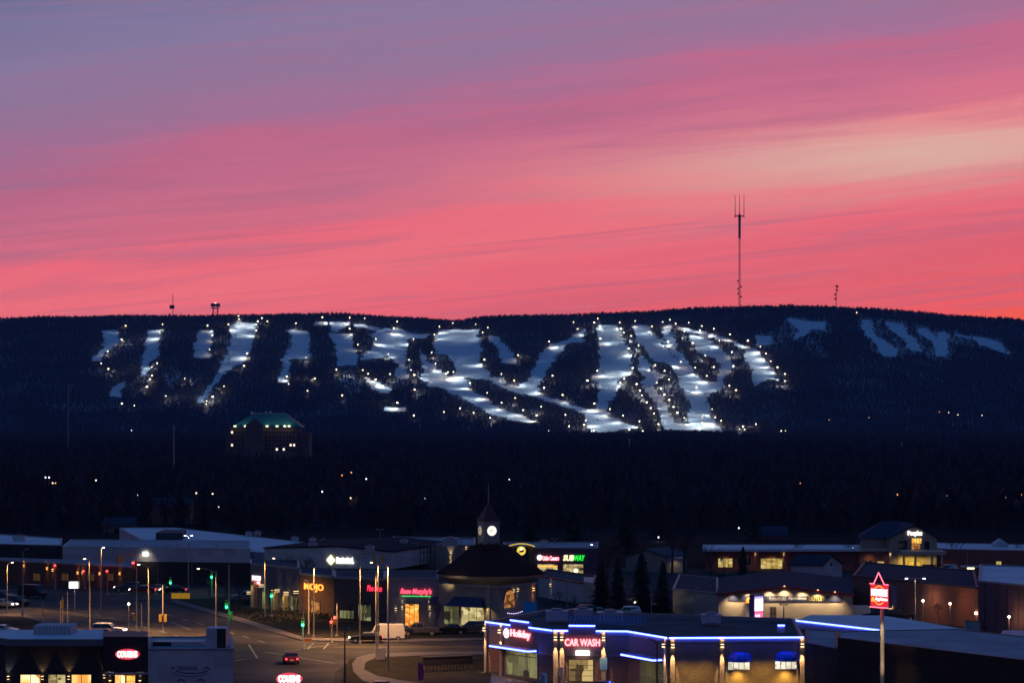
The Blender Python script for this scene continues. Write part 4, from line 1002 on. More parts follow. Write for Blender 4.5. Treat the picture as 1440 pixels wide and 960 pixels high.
text(FS, FS.rect(473, 789.3, 497.5, 791.8), 'FURNITURE', E['white'], sl, 'small_white_sign', bold=.03, n=.1)
unit(sl, 520, 775, 7, 1.6, 1.4, .9); unit(sl, 440, 770, 7.2, 1.6, 1.4, .8)
# far left buildings
fl1 = thing('flat_roof_store', 'long dark store with thin blue roof at the left edge of the photo', 'building', (*P(20, 0, 520)[:2], 0))
q = [P(-120, 0, 500)[:2], P(87, 0, 486)[:2], P(87, 0, 515)[:2], P(-120, 0, 560)[:2]]; walls(fl1, q, 0, 6.4, M['dark']); roof_cap(fl1, q, 6.35, M['blueroof'], .15)
unit(fl1, 27, 760, 6.4, 2.2, 2, 1)
fl2 = thing('arcade_shops', 'low brown shops with amber wall lamps under a pale sloping roof edge', 'building', (*P(90, 0, 462)[:2], 0))
FL2 = Fac(P(-30, 0, 480)[:2], P(187, 0, 455)[:2]); q = [FL2.A, FL2.B, P(187, 0, 468)[:2], P(-30, 0, 484)[:2]]
walls(fl2, q, 0, 4.0, mat('rust_stucco', (.16, .08, .045), .9, .2)); roof_cap(fl2, q, 4.1, M['greyroof'], .3, M['hvac'])
for px, py in ((34, 795), (67, 799), (75, 801), (110, 805), (117, 805), (141, 806), (169, 806)): sconce(FL2, px, py, fl2, 34, SOD, lens=E['sod'])
for px in (52, 92, 128, 155): window(FL2, FL2.rect(px-5, 806, px+5, 816), fl2, mat('faint_shop_glass', (.03, .03, .03), .1, .1, emit=(1, .5, .15), es=.05), 1, 0, M['black'])
# tan building behind the cone
tn = thing('tan_store', 'tan flat-roofed store with two bright wall lamps behind the clock tower', 'building', (*P(610, 0, 480)[:2], 0))
FT = Fac(P(553, 0, 478)[:2], P(668, 0, 470)[:2]); q = [FT.A, FT.B, P(668, 0, 500)[:2], P(553, 0, 505)[:2]]; walls(tn, q, 0, 7.1, M['tan']); roof_cap(tn, q, 7.05, M['greyroof'], .25)
sconce(FT, 583, 780, tn, 110, (1, .8, .5)); sconce(FT, 634, 783, tn, 130, (1, .75, .45)); sconce(FT, 656, 770, tn, 10, WARM)
unit(tn, 633, 768, 7.1, 2.8, 2.4, 1.5); unit(tn, 568, 765, 7.1, 1.4, 1.2, .8)
cg = MB()
for px in (591, 596, 601, 606, 611): x, y = P(px, 0, 468)[:2]; cg.cyl((x, y, 0), (x, y, 7.7), .07, n=6)
x0, y0 = P(591, 0, 468)[:2]; x1, _ = P(611, 0, 468)[:2]
for z in (3, 4.5, 6, 7.6): cg.box(x0, x1, y0-.05, y0+.05, z, z+.1)
tag(cg.build('steel_rack', M['black']), 'dark steel frame rack standing in front of the tan store', 'rack')
# ================================================================ strip mall with pizza, sandwich and wing shops
sm = thing('strip_mall', 'dark strip mall with lit pizza and sandwich shop signs', 'building', (*P(790, 0, 505)[:2], 0))
FM = Fac(P(708, 0, 502)[:2], P(841, 0, 500)[:2]); q = [FM.A, FM.B, P(841, 0, 525)[:2], P(708, 0, 525)[:2]]
walls(sm, q, 0, 5.2, M['mauve']); roof_cap(sm, q, 5.1, M['greyroof'], .2)
tower = [P(716, 0, 499)[:2], P(750, 0, 499)[:2], P(750, 0, 504)[:2], P(716, 0, 504)[:2]]
MB().prism(tower, 0, 5.55).build('sign_tower', mat('mustard_panel', (.22, .17, .03), .8, .1), sm)
FX = Fac(tower[0], tower[1]); w0 = MB(); FX.box(w0, *FX.rect(722.5, 769, 743, 790), .01, .12); w0.build('black_panel', M['black'], sm)
ac = MB(); K = 14
for i in range(K):
    q0, q1 = i/K, (i+1)/K; zz = lambda q: 5.5+.55*(1-(2*q-1)**2)
    a0, a1 = -.3+(FX.L+.6)*q0, -.3+(FX.L+.6)*q1
    ac.add([FX.w(a, z, n) for n in (.1, .35) for a, z in ((a0, zz(q0)), (a1, zz(q1)), (a1, zz(q1)+.2), (a0, zz(q0)+.2))], [(3, 2, 1, 0), (4, 5, 6, 7), (0, 1, 5, 4), (2, 3, 7, 6)])
ac.build('yellow_arch_tube', E['yarch'], sm)
a, z = FX.s_(733), FX.z_(733, 774); c_ = MB(); disc(c_, FX, a, z, .86, .12, .25, 24); dd = c_.build('round_yellow_sign', E['yellow'], sm)
c_ = MB(); disc(c_, FX, a+.05, z-.08, .34, .25, .3, 12, .6); disc(c_, FX, a-.25, z-.2, .2, .25, .3, 10, .7); disc(c_, FX, a+.33, z+.0, .2, .25, .3, 10); c_.build('sign_animal_mark', M['black'], dd)
c_ = MB(); disc(c_, FX, a, z+.35, .22, .25, .3, 10); c_.build('sign_white_mark', E['white'], dd)
c_ = MB(); disc(c_, FM, FM.s_(759), FM.z_(759, 783.5), .5, .08, .2, 16); c_.build('round_logo', E['white'], sm)
text(FM, FM.rect(763.5, 781, 786, 787.5), 'Little Caesars', E['red'], sm, 'pizza_sign', bold=.04, n=.1)
text(FM, FM.rect(792, 780, 807, 788), 'SUB', E['suby'], sm, 'pale_sign', shear=.2, bold=.03, n=.1); text(FM, FM.rect(807.5, 780, 822.5, 788), 'WAY', E['sub'], sm, 'green_sign', shear=.2, bold=.03, n=.1)
window(FM, FM.rect(756, 793, 784, 809), sm, I['shop'], 3, 1, M['black'], 'shop_window'); window(FM, FM.rect(792, 793, 820, 809), sm, I['shop'], 3, 0, M['polem'], 'shop_window')
g = MB(); disc(g, FM, FM.s_(810), FM.z_(810, 802), .42, .07, .12, 14); g.build('window_globe_lamp', E['lime'], sm)
light('SPOT', FM.w(FM.s_(770), 3.6, .8), 60, WARM, sm, .2, FM.w(FM.s_(770), 0, 1.5), 120, 1.)
g = MB(); FM.box(g, FM.s_(757), FM.s_(784), FM.z_(770, 796.5), FM.z_(770, 795), .06, .1); g.build('window_banner', E['orange'], sm)
unit(sm, 765, 765, 5.4, 1.6, 1.4, .7)
lw = thing('metal_shed', 'low pale ribbed metal building with dark red roof edge below the strip mall', 'building', (*P(790, 0, 428)[:2], 0))
FZ = Fac(P(757, 0, 440)[:2], P(834, 0, 416)[:2]); q = [FZ.A, FZ.B, P(838, 0, 440)[:2], P(770, 0, 460)[:2]]
walls(lw, q, 0, 3.4, M['whitew']); roof_cap(lw, q, 3.4, M['gravel'], .2, M['redtrim'])
nb = [P(821, 0, 418.5)[:2], P(834, 0, 414.4)[:2], P(836, 0, 430)[:2], P(821, 0, 430)[:2]]; MB().prism(nb, 0, 3.9).build('end_block', M['cream'], lw)
sconce(FZ, 828, 822, lw, 40, (1, .85, .6)); sconce(FZ, 775, 822, lw, 18, (1, .85, .6))
# small house
hs_ = thing('gabled_house', 'small pale gabled house between the conifers and the bank', 'house', (*P(915, 0, 512)[:2], 0))
FH = Fac(P(880, 0, 512)[:2], P(938, 0, 508)[:2]); mb = MB(); pr = [(0, 0), (FH.L, 0), (FH.L, 3.0), (FH.L*.5, 4.35), (0, 3.0)]
mb.add([FH.w(a, z, 0) for a, z in pr]+[FH.w(a, z, -10) for a, z in pr], [(0, 1, 2, 3, 4), (9, 8, 7, 6, 5)]+[(i, i+5, (i+1) % 5+5, (i+1) % 5) for i in range(5)]); mb.build('wall', M['tan'], hs_)
rf = MB(); rr = [(-.5, 2.85), (FH.L*.5, 4.5), (FH.L+.5, 2.85)]
rf.add([FH.w(a, z+dz, n) for n in (.4, -10.4) for dz in (0.03, .2) for a, z in rr], [(0, 1, 4, 3), (1, 2, 5, 4), (3, 4, 10, 9), (4, 5, 11, 10), (0, 3, 9, 6), (2, 8, 11, 5), (6, 9, 10, 7), (7, 10, 11, 8)]); rf.build('roof', M['gravel'], hs_)
FH2 = Fac(P(938.3, 0, 508)[:2], P(960, 0, 508)[:2]); MB().prism([FH2.A, FH2.B, P(960, 0, 516)[:2], P(938.3, 0, 516)[:2]], 0, 2.9).build('side_wing', M['cream'], hs_)
light('SPOT', FH2.w(1.5, 2.8, 1.2), 40, (1, .75, .35), hs_, .1, FH2.w(1.5, 0, 0), 110, 1.)
window(FH, FH.rect(902, 788, 910, 794), hs_, M['glass'], 1, 0, M['white'])

# ================================================================ the savings bank with gables
pk = thing('savings_bank', 'brick savings bank with gabled porch and glowing yellow entrance', 'building', (*P(1250, 0, 520)[:2], 0))
YP = 515
FPk = Fac(P(992, 0, YP)[:2], P(1208, 0, YP)[:2]); q = [FPk.A, FPk.B, P(1208, 0, 545)[:2], P(992, 0, 545)[:2]]
walls(pk, q, 0, 3.9, M['brick2'], 'left_wing_wall'); MB().prism([P(988, 0, 513.6)[:2], P(1211, 0, 513.6)[:2], P(1211, 0, 532)[:2], P(988, 0, 532)[:2]], 3.9, 4.35).build('left_wing_roof', M['blueroof'], pk)
def porch(pa, pb, pt, pbm, im, e_=60):
    window(FPk, FPk.rect(pa, pt, pb, pbm), pk, im, 3, 0, M['tan'])
    light('SPOT', FPk.w(FPk.s_((pa+pb)/2), 3.4, 1.2), e_, (1, .6, .2), pk, .2, FPk.w(FPk.s_((pa+pb)/2), 0, .4), 130, 1.)
porch(1070, 1100, 785, 799, I['bank'], 90); porch(1010, 1030, 785, 797, I['bank'], 40); porch(1037, 1056, 783, 794, M['glass'], 40)
for px in (1062, 1102, 1199): sconce(FPk, px, 779 if px < 1190 else 771, pk, 30, WARM)
F8 = Fac(P(1208.3, 0, YP-1)[:2], P(1262, 0, YP-1)[:2]); q = [F8.A, F8.B, P(1262, 0, 540)[:2], P(1208.3, 0, 540)[:2]]
walls(pk, q, 0, 3.95, M['brick2'], 'centre_wall'); 
co_ = MB(); F8.box(co_, -.2, F8.L+.0, 3.9, 4.5, -.5, .3); co_.build('cornice', M['cream'], pk)
q8 = [P(1210, 0, YP+2)[:2], P(1258, 0, YP+2)[:2], P(1258, 0, 536)[:2], P(1210, 0, 536)[:2]]; walls(pk, q8, 3.95, 6.3, M['tan'], 'upper_wall')
hp = MB(); zb, zt2 = 6.3, 9.6; e = [(q8[0][0]-.4, q8[0][1]-.4), (q8[1][0]+.4, q8[1][1]-.4), (q8[2][0]+.4, q8[2][1]+.4), (q8[3][0]-.4, q8[3][1]+.4)]
mx_ = P(1240, 0, 526)[0]; hp.add([(*p, zb) for p in e]+[(mx_-.2, 524, zt2), (mx_+3, 524, zt2)], [(3, 2, 1, 0), (0, 1, 5, 4), (1, 2, 5), (2, 3, 4, 5), (3, 0, 4)]); hp.build('hip_roof', mat('slate_blue_roof', (.05, .055, .08), .95, .2, spec=.1), pk)
F9 = Fac(P(1251, 0, YP-2.5)[:2], P(1317, 0, YP-2.5)[:2]); mb = MB(); ml = F9.s_(1286); pr = [(0, 0), (F9.L, 0), (F9.L, 6.6), (ml, 8.9), (0, 6.6)]
mb.add([F9.w(a, z, 0) for a, z in pr]+[F9.w(a, z, -16) for a, z in pr], [(0, 1, 2, 3, 4), (9, 8, 7, 6, 5)]+[(i, i+5, (i+1) % 5+5, (i+1) % 5) for i in (0, 1, 4)]); mb.build('gable_wall', M['tan'], pk)
rf = MB(); rr = [(-.5, 6.4), (ml, 9.05), (F9.L+.5, 6.4)]
rf.add([F9.w(a, z+dz, n) for n in (.4, -16.4) for dz in (0.03, .28) for a, z in rr], [(0, 1, 4, 3), (1, 2, 5, 4), (3, 4, 10, 9), (4, 5, 11, 10), (0, 3, 9, 6), (2, 8, 11, 5), (6, 9, 10, 7), (7, 10, 11, 8)]); rf.build('gable_roof', MATS['slate_blue_roof'], pk)
text(F9, F9.rect(1276.5, 746, 1296.5, 754), 'Peoples', E['white'], pk, 'bank_sign', bold=.03, n=.12)
window(F9, F9.rect(1282, 756.5, 1296, 763.5), pk, I['orange'], 3, 0, M['black']); window(F9, F9.rect(1282, 764.5, 1294, 772), pk, I['arch'], 2, 0, M['black'])
window(F9, F9.rect(1264, 760, 1276, 772), pk, M['glass'], 1, 0, M['trim']); window(F9, F9.rect(1300, 761, 1307, 772), pk, M['glass'], 0, 0, M['trim'])
cn_ = MB(); F9.box(cn_, F9.s_(1262), F9.s_(1324), 3.55, 4.25, 0, 5.5); cn_.build('entrance_canopy', M['cream'], pk)
for px in (1266, 1282, 1305, 1319): a = F9.s_(px); c_ = MB(); F9.box(c_, a-.2, a+.2, 0, 3.55, 4.6, 5.0); c_.build('column', M['cream'], pk)
pe = MB(); F9.box(pe, F9.s_(1263), F9.s_(1300), .1, 3.5, 0, .06); pe.build('porch_wall', mat('yellow_plaster', (.6, .48, .2), .8, .08), pk)
for px in (1270, 1285, 1308): light('SPOT', F9.w(F9.s_(px), 3.45, 2.2), 650, (1, .72, .22), pk, .3, F9.w(F9.s_(px), 0, 1.5), 150, 1.)
window(F9, F9.rect(1277, 789, 1294, 801), pk, mat('entrance_glass', (.05, .05, .04), .1, .1, emit=(1, .65, .2), es=.12), 3, 0, M['black'], 'entrance_door')
window(F8, F8.rect(1234, 789, 1243, 800), pk, I['bank'], 1, 0, M['white']); window(F8, F8.rect(1213, 788, 1226, 799), pk, M['glass'], 2, 0, M['tan'])
for px in (1222, 1250): light('SPOT', F8.w(F8.s_(px), 3.6, 1.5), 90, (1, .6, .25), pk, .2, F8.w(F8.s_(px), 0, 0), 120, 1.)
F7 = Fac(P(1318, 0, YP)[:2], P(1480, 0, YP-8)[:2]); q = [F7.A, F7.B, P(1480, 0, 530)[:2], P(1318, 0, 540)[:2]]
walls(pk, q, 0, 4.3, M['brick2'], 'right_wing_wall'); roof_cap(pk, q, 4.3, M['blueroof'], .12, M['hvac'], 'right_wing_roof')
window(F7, F7.rect(1401, 789, 1408, 796.5), pk, I['bank'], 1, 0, M['black'])
cu_ = thing('small_cupola_house', 'tiny white gabled cupola rising behind the right bank wing', 'cupola', (*P(1408, 0, 522)[:2], 0))
Fu = Fac(P(1398, 0, 524)[:2], P(1418, 0, 524)[:2]); mb = MB(); pr = [(0, 0), (Fu.L, 0), (Fu.L, 4.9), (Fu.L/2, 5.9), (0, 4.9)]
mb.add([Fu.w(a, z, 0) for a, z in pr]+[Fu.w(a, z, -3) for a, z in pr], [(0, 1, 2, 3, 4), (9, 8, 7, 6, 5)]+[(i, i+5, (i+1) % 5+5, (i+1) % 5) for i in range(5)]); mb.build('body', M['white'], cu_)
# white gabled shed
gs = thing('gabled_shed', 'small white gabled shed with a dark round window and dark roof', 'shed', (*P(1160, 0, 470)[:2], 0))
Fg = Fac(P(1158, 0, 466)[:2], P(1184, 0, 470)[:2]); mb = MB(); pr = [(0, 0), (Fg.L, 0), (Fg.L, 3.8), (Fg.L*.42, 5.35), (0, 3.8)]
mb.add([Fg.w(a, z, 0) for a, z in pr]+[Fg.w(a-3, z, -5) for a, z in pr], [(0, 1, 2, 3, 4), (9, 8, 7, 6, 5)]+[(i, i+5, (i+1) % 5+5, (i+1) % 5) for i in range(5)]); mb.build('wall', M['white'], gs)
rf = MB(); rr = [(-.3, 3.75), (Fg.L*.42, 5.4), (Fg.L+.3, 3.75)]
rf.add([Fg.w(a-3.2*(n < 0), z+dz, n) for n in (.3, -5.2) for dz in (0.03, .22) for a, z in rr], [(0, 1, 4, 3), (1, 2, 5, 4), (3, 4, 10, 9), (4, 5, 11, 10), (0, 3, 9, 6), (2, 8, 11, 5), (6, 9, 10, 7), (7, 10, 11, 8)]); rf.build('roof', MATS['slate_blue_roof'], gs)
dk = MB(); disc(dk, Fg, Fg.L*.42, 3.9, .32, .0, .05, 14); dk.build('round_window', M['black'], gs)
# ================================================================ furniture outlet
fo = thing('outlet_store', 'cream ribbed-metal outlet store with floodlit gable and red roof edge', 'building', (*P(1100, 0, 390)[:2], 0))
FF_ = Fac(P(1010, 0, 386)[:2], P(1199, 0, 384)[:2]); ml = FF_.s_(1103); ze, za = 3.95, 5.05
mb = MB(); pr = [(0, 0), (FF_.L, 0), (FF_.L, ze), (ml, za), (0, ze)]
mb.add([FF_.w(a, z, 0) for a, z in pr]+[FF_.w(a, z, -40) for a, z in pr], [(0, 1, 2, 3, 4), (9, 8, 7, 6, 5)]+[(i, i+5, (i+1) % 5+5, (i+1) % 5) for i in range(5)]); mb.build('wall', M['cream'], fo)
rf = MB(); rr = [(-.3, ze), (ml, za+.08), (FF_.L+.3, ze)]
rf.add([FF_.w(a, z+dz, n) for n in (.25, -40.2) for dz in (0.03, .2) for a, z in rr], [(0, 1, 4, 3), (1, 2, 5, 4), (3, 4, 10, 9), (4, 5, 11, 10), (0, 3, 9, 6), (2, 8, 11, 5), (6, 9, 10, 7), (7, 10, 11, 8)]); rf.build('roof', mat('dark_metal_roof', (.05, .06, .08), .95, .2, spec=.08), fo)
tr_ = MB(); tr_.add([FF_.w(a, z+dz, n) for n in (.26, .4) for dz in (-.12, .22) for a, z in rr], [(6, 7, 10, 9), (7, 8, 11, 10), (0, 3, 4, 1), (1, 4, 5, 2), (3, 9, 10, 4), (4, 10, 11, 5), (0, 1, 7, 6), (1, 2, 8, 7)]); tr_.build('roof_edge', M['redtrim'], fo)
bn = MB(); FF_.box(bn, *FF_.rect(1024, 837.5, 1184, 845), .03, .1); bn.build('sign_band', mat('navy_band', (.03, .04, .09), .6, .1), fo)
pale = mat('pale_sign_paint', (.5, .48, .5), .6, .1); ylw = mat('yellow_sign_paint', (.7, .6, .05), .6, .1)
text(FF_, FF_.rect(1082, 839.3, 1106, 843.6), 'FURNITURE', pale, fo, 'pale_lettering', bold=.01, n=.11, ext=.01)
text(FF_, FF_.rect(1108, 838.5, 1134, 843.4), 'Appliances', E['white'] if False else mat('white_sign_paint', (.8, .8, .8), .6, .05), fo, 'white_lettering', bold=.01, n=.11, ext=.01)
text(FF_, FF_.rect(1137, 838.2, 1160, 844.3), 'OUTLET', ylw, fo, 'yellow_lettering', bold=.01, n=.11, ext=.01)
dd = MB(); FF_.box(dd, *FF_.rect(1049, 848, 1060, 872), .02, .09); dd.build('white_door', M['white'], fo)
ob = MB(); a0, a1, z0, z1 = FF_.rect(1047, 839, 1063, 847); ob.add([FF_.w(a0, z0, .12), FF_.w(a1, z0, .12), FF_.w(a1-.2, z1-.15, .3), FF_.w(a0+.5, z1, .3), FF_.w(a0, z0, .5), FF_.w(a1, z0, .5)], [(4, 5, 2, 3), (0, 4, 3), (1, 2, 5)]); ob.build('orange_awning', M['orange'], fo)
window(FF_, FF_.rect(1083, 853, 1091, 872), fo, mat('brown_glass', (.08, .05, .03), .2, .1), 1, 2, M['trim'])
for px in (1030, 1052, 1082, 1103, 1128, 1150, 1174):
    a = FF_.s_(px); z = np.interp(a, [0, ml, FF_.L], [ze, za, ze]); g = MB(); FF_.box(g, a-.1, a+.1, z+.22, z+.34, .5, .7); g.build('gable_floodlight', E['warmlow'] if px in (1103, 1150, 1174) else M['trim'], fo)
    light('SPOT', FF_.w(a, z+.15, .85), 900, (1, .72, .40), fo, .1, FF_.w(a, 0, .1), 105, 1.)
FLw = Fac(P(946, 0, 402)[:2], P(1009.6, 0, 392)[:2]); q = [FLw.A, FLw.B, P(1009.6, 0, 430)[:2], P(955, 0, 440)[:2]]
walls(fo, q, 0, 3.6, M['cream'], 'side_wing_wall'); roof_cap(fo, q, 3.7, MATS['dark_metal_roof'], .12, M['trim'], 'side_wing_roof')
sg_ = thing('screen_pylon', 'tall glowing pink and white screen pylon before the outlet store', 'sign', (*P(1068, 0, 372)[:2], 0))
Fy = Fac(P(1061, 0, 372)[:2], P(1073, 0, 373)[:2]); mb = MB(); Fy.box(mb, -.1, Fy.L+.1, 0, Fy.z_(1067, 835.5), -1.0, 0); mb.build('case', mat('violet_case', (.16, .10, .28), .5, .1), sg_)
for p0, p1, em in ((838, 840.5, lit('lilac_glow', (.55, .5, 1), .9)), (841, 858.5, E['screenw']), (858.8, 860.4, E['signred']), (860.6, 869.5, E['screenp']), (869.8, 872.5, E['screeng'])):
    g = MB(); Fy.box(g, .03, Fy.L-.03, Fy.z_(1067, p1), Fy.z_(1067, p0), 0, .06); g.build('screen_panel', em, sg_)
g = MB(); z = Fy.z_(1067, 865); 
for a, w, h in ((.25, .22, .3), (.62, .2, .22), (.9, .15, .3)): Fy.box(g, a-w/2, a+w/2, z-h, z+h*.6, .06, .08)
g.build('screen_picture', E['screenw'], sg_)
light('POINT', Fy.w(.6, 3, 1.5), 60, (1, .6, .9), sg_, .4)
rsn = thing('pylon_sign', 'bright red furniture shop sign with pink neon triangle on a tall pole', 'sign', (*P(1238, 0, 262)[:2], 0))
Fs = Fac(P(1224, 0, 262)[:2], P(1250, 0, 260)[:2]); z0, z1 = Fs.z_(1237, 853.5), Fs.z_(1237, 821)
mb = MB(); Fs.box(mb, 0, Fs.L, z0, z1, -.5, 0); mb.build('sign_case', M['trim'], rsn)
g = MB(); Fs.box(g, .05, Fs.L-.05, z0+.15, z1-.08, 0, .05); g.build('red_panel', E['signred'], rsn)
text(Fs, Fs.rect(1226, 828, 1248.5, 837.5), 'FURNITURE', E['white'], rsn, 'white_lettering', bold=.02, n=.08, ext=.02); text(Fs, Fs.rect(1226, 838.5, 1231, 845), '&', E['orange'], rsn, 'ampersand', bold=.02, n=.08, ext=.02)
text(Fs, Fs.rect(1231.5, 839.5, 1248.5, 845), 'Appliance', E['white'], rsn, 'small_lettering', bold=.02, n=.08, ext=.02)
g = MB()
for sgn, pyc in ((1, 828), (-1, 846)):
    zc = Fs.z_(1237, pyc)
    for i in range(8):
        q0, q1 = i/8, (i+1)/8; zf = lambda q: zc+sgn*.28*(1-(2*q-1)**2)
        a0, a1 = Fs.L*(.27+.46*q0), Fs.L*(.27+.46*q1); g.add([Fs.w(a0, zf(q0), .07), Fs.w(a1, zf(q1), .07), Fs.w(a1, zf(q1)+.09, .07), Fs.w(a0, zf(q0)+.09, .07)], [(0, 1, 2, 3)])
g.build('oval_outline', E['orange'], rsn)
tb2 = MB(); am = Fs.s_(1236.5); zt_ = Fs.z_(1236.5, 804.5); aL, aR = Fs.s_(1229.5), Fs.s_(1244.5)
def tube(p, q): tb2.cyl(Fs.w(*p, .1), Fs.w(*q, .1), .055, n=6)
tube((aL, z1), (am, zt_)); tube((am, zt_), (aR, z1)); tube((.0, z1+.02), (aL, z1+.02)); tube((aR, z1), (Fs.L, z1)); tube((0, z0), (Fs.L, z0)); tb2.build('neon_outline', E['neonpk'], rsn)
x, y = Fs.w(Fs.L*.55, 0, -.25)[:2]; MB().cyl((x, y, 0), (x, y, z0), .22, .2, 10).build('post', M['polem'], rsn)
mb = MB(); Fs.box(mb, Fs.L+.12, Fs.L+.75, z0+.25, z1-.15, -.45, -.2); mb.build('rear_panel', mat('grey_blue_panel', (.2, .2, .26), .5, .1), rsn)
light('POINT', Fs.w(Fs.L*.3, z0-.6, .5), 40, (1, .1, .12), rsn, .3)
light('SPOT', (x-.5, y-1.6, z0-.3), 900, (1, .75, .45), rsn, .2, (x, y, z0-4.5), 60, 1.)
light('SPOT', (x-.3, y-2.4, 3.5), 500, (1, .7, .4), rsn, .2, (x, y, 7), 80, 1.)
# ================================================================ brick halls on the right
bh = thing('brick_hall', 'long windowless red brick hall with small post lamps before it', 'building', (*P(1290, 0, 392)[:2], 0))
FBh = Fac(P(1199.5, 0, 402)[:2], P(1375.7, 0, 372)[:2]); q = [FBh.A, FBh.B, P(1370, 0, 415)[:2], P(1215, 0, 440)[:2]]
walls(bh, q, 0, 5.8, M['brick2']); roof_cap(bh, q, 5.75, MATS['dark_metal_roof'], .15, M['black'])
bh2 = thing('block_hall', 'plum coloured block hall at the right edge, taller than its brick neighbour', 'building', (*P(1420, 0, 372)[:2], 0))
FB2 = Fac(P(1376, 0, 368)[:2], P(1500, 0, 350)[:2]); q = [FB2.A, FB2.B, P(1500, 0, 400)[:2], P(1378, 0, 410)[:2]]
walls(bh2, q, 0, 7.05, M['mauve']); roof_cap(bh2, q, 7.0, M['blueroof'], .2, M['trim'])
pi = MB()
for k in range(7): a = 1.5+k*2.6; FB2.box(pi, a-.06, a+.06, 0, 6.8, 0, .05)
pi.build('wall_joint', M['black'], bh2)
a = FBh.s_(1374); g = MB(); FBh.box(g, a-.15, a+.15, FBh.z_(1374, 863), FBh.z_(1374, 860), .1, .3); g.build('wall_lamp', E['warm'], bh)
light('SPOT', FBh.w(a-.1, 3.1, .5), 60, (1, .45, .12), bh, .1, FBh.w(a-.1, 0, .2), 80, 1.); light('SPOT', FBh.w(a-.1, 3.4, .5), 30, (1, .5, .15), bh, .1, FBh.w(a-.1, 7, .2), 60, 1.)
ey = MB(); FBh.box(ey, FBh.s_(1252), FBh.s_(1256), FBh.z_(1254, 858), FBh.z_(1254, 843), .05, .3); ey.build('lit_doorway', lit('yellow_doorway_glow', (1, .7, .25), .8), bh)
# canopy lamp near the bank
cp_ = thing('drive_canopy', 'small white drive-through canopy with a bright underside lamp', 'canopy', (*P(1364, 0, 470)[:2], 0))
x, y = P(1364, 0, 470)[:2]; zc = 30-(797-590)/3640*470
MB().box(x-1.6, x+1.6, y-1.2, y+1.2, zc, zc+.22).build('slab', M['white'], cp_); MB().box(x-.6, x+.6, y-1.15, y-.4, zc-.3, zc-.01).build('lamp', E['lime'], cp_)
MB().cyl((x-.3, y+.8, 0), (x-.3, y+.8, zc), .09).build('post', M['polem'], cp_); MB().cyl((x-.3, y+.8, zc+.22), (x-.3, y+.8, zc+2.6), .05).build('mast', M['polem'], cp_)
light('SPOT', (x, y-.8, zc-.4), 150, (1, .8, .5), cp_, .2, (x, y-.8, 0), 130, 1.)

# ================================================================ street lamps
def top_of(px, pyt, Y): return CZ+(HOR-pyt)/FP*Y
def street_lamp(px, base, top, side=-1, arm=2.2, on=True, label='', e=1., col=WARM, lensm='warm', m=None, dist=None, rz=0., aimy=0.):
    """tall pole, curved arm and cobra head; side -1 = the arm points left"""
    x, y = G(px, base); h = top_of(px, top, y)
    t = thing('street_lamp', label, 'street lamp', (x, y, 0), 'street lamps round the intersection')
    m = m or M['polem']
    MB().cyl((x, y, 0), (x, y, .5), .17, .15, 8).cyl((x, y, .5), (x, y, h-.15), .11, .07, 8).build('pole', m, t)
    am = MB(); K = 5; pts = [(x+side*arm*(i/K), y-.6*aimy*(i/K), h-.3+.55*math.sin(i/K*math.pi/2)) for i in range(K+1)]
    for i in range(K): am.cyl(pts[i], pts[i+1], .045, n=6)
    am.build('arm', m, t)
    ex, ey, ez = pts[-1]
    hd = MB().lathe([(.06, -.02), (.2, .0), (.22, .07), (.12, .14)], (ex+side*.2, ey, ez-.05), 10).build('lamp_head', M['trim'], t)
    if on: MB().lathe([(.05, -.10), (.17, -.06), (.19, -.022)], (ex+side*.2, ey, ez-.05), 10).build('lens', E[lensm], hd)
    if on or e > 1.01: light('SPOT', (ex+side*.2, ey, ez-.25), 6800*e, (1, .5, .19), t, .15, (ex+side*.2, ey, 0), 150, .8)  # strong lamps without a glowing lens still get an added downlight
    return t
def twin_lamp(px, base, top, label, e=1., gap=1.15, col=COOL, on=True):
    x, y = G(px, base); h = top_of(px, top, y)
    t = thing('twin_lamp', label, 'street lamp', (x, y, 0), 'twin parking lot lamps')
    MB().cyl((x, y, 0), (x, y, h), .12, .07, 8).build('pole', M['trim'], t)
    MB().box(x-gap/2, x+gap/2, y-.04, y+.04, h-.1, h-.02).build('crossbar', M['trim'], t)
    for s in (-1, 1):
        hd = MB().box(x+s*gap/2-.2, x+s*gap/2+.2, y-.22, y+.22, h-.06, h+.1).build('lamp_head', M['trim'], t)
        MB().box(x+s*gap/2-.16, x+s*gap/2+.16, y-.26, y+.16, h-.14, h-.062).build('lens', E['cool'] if on else M['glass'], hd)
    if on: light('SPOT', (x, y, h-.3), 900*e, (1, .85, .6), t, .2, (x, y, 0), 140, .9)
    return t
street_lamp(209, 890, 795, -1, 1.2, True, 'bright warm street lamp behind the white block building', 1.5)
street_lamp(126, 889, 787, -1, .5, True, 'slim street lamp with a small pale head beside the white vehicle', .35, lensm='warm')
street_lamp(304, 892, 801, -1, 2.3, True, 'street lamp whose long arm reaches left over the verge', .8)
street_lamp(529, 921, 801, -1, 1.6, False, 'dark-headed street lamp with added light before the parked white van', 1.4)
street_lamp(441, 897, 797, 1, .5, False, 'tallest thin pole in front of the glowing orange letters', 1.6)  # head shows no glow; its downlight is added for the road
street_lamp(546, 944, 796, -1, .4, False, 'tall dark-headed lamp pole with added light on the corner lawn beside the utility cabinet', 1.6)
street_lamp(434, 893, 818, -1, .3, False, 'shorter bare pole just left of the tallest thin pole')
street_lamp(372, 868, 786, 1, 1.2, True, 'lit street lamp behind the sign with white and red letters', .8)
street_lamp(532, 905, 792, -1, .7, True, 'lit street lamp in front of the low building with dim red sign', 1.2)
street_lamp(10, 862, 792, 1, .6, True, 'street lamp left of the white pickup at the edge', .6)
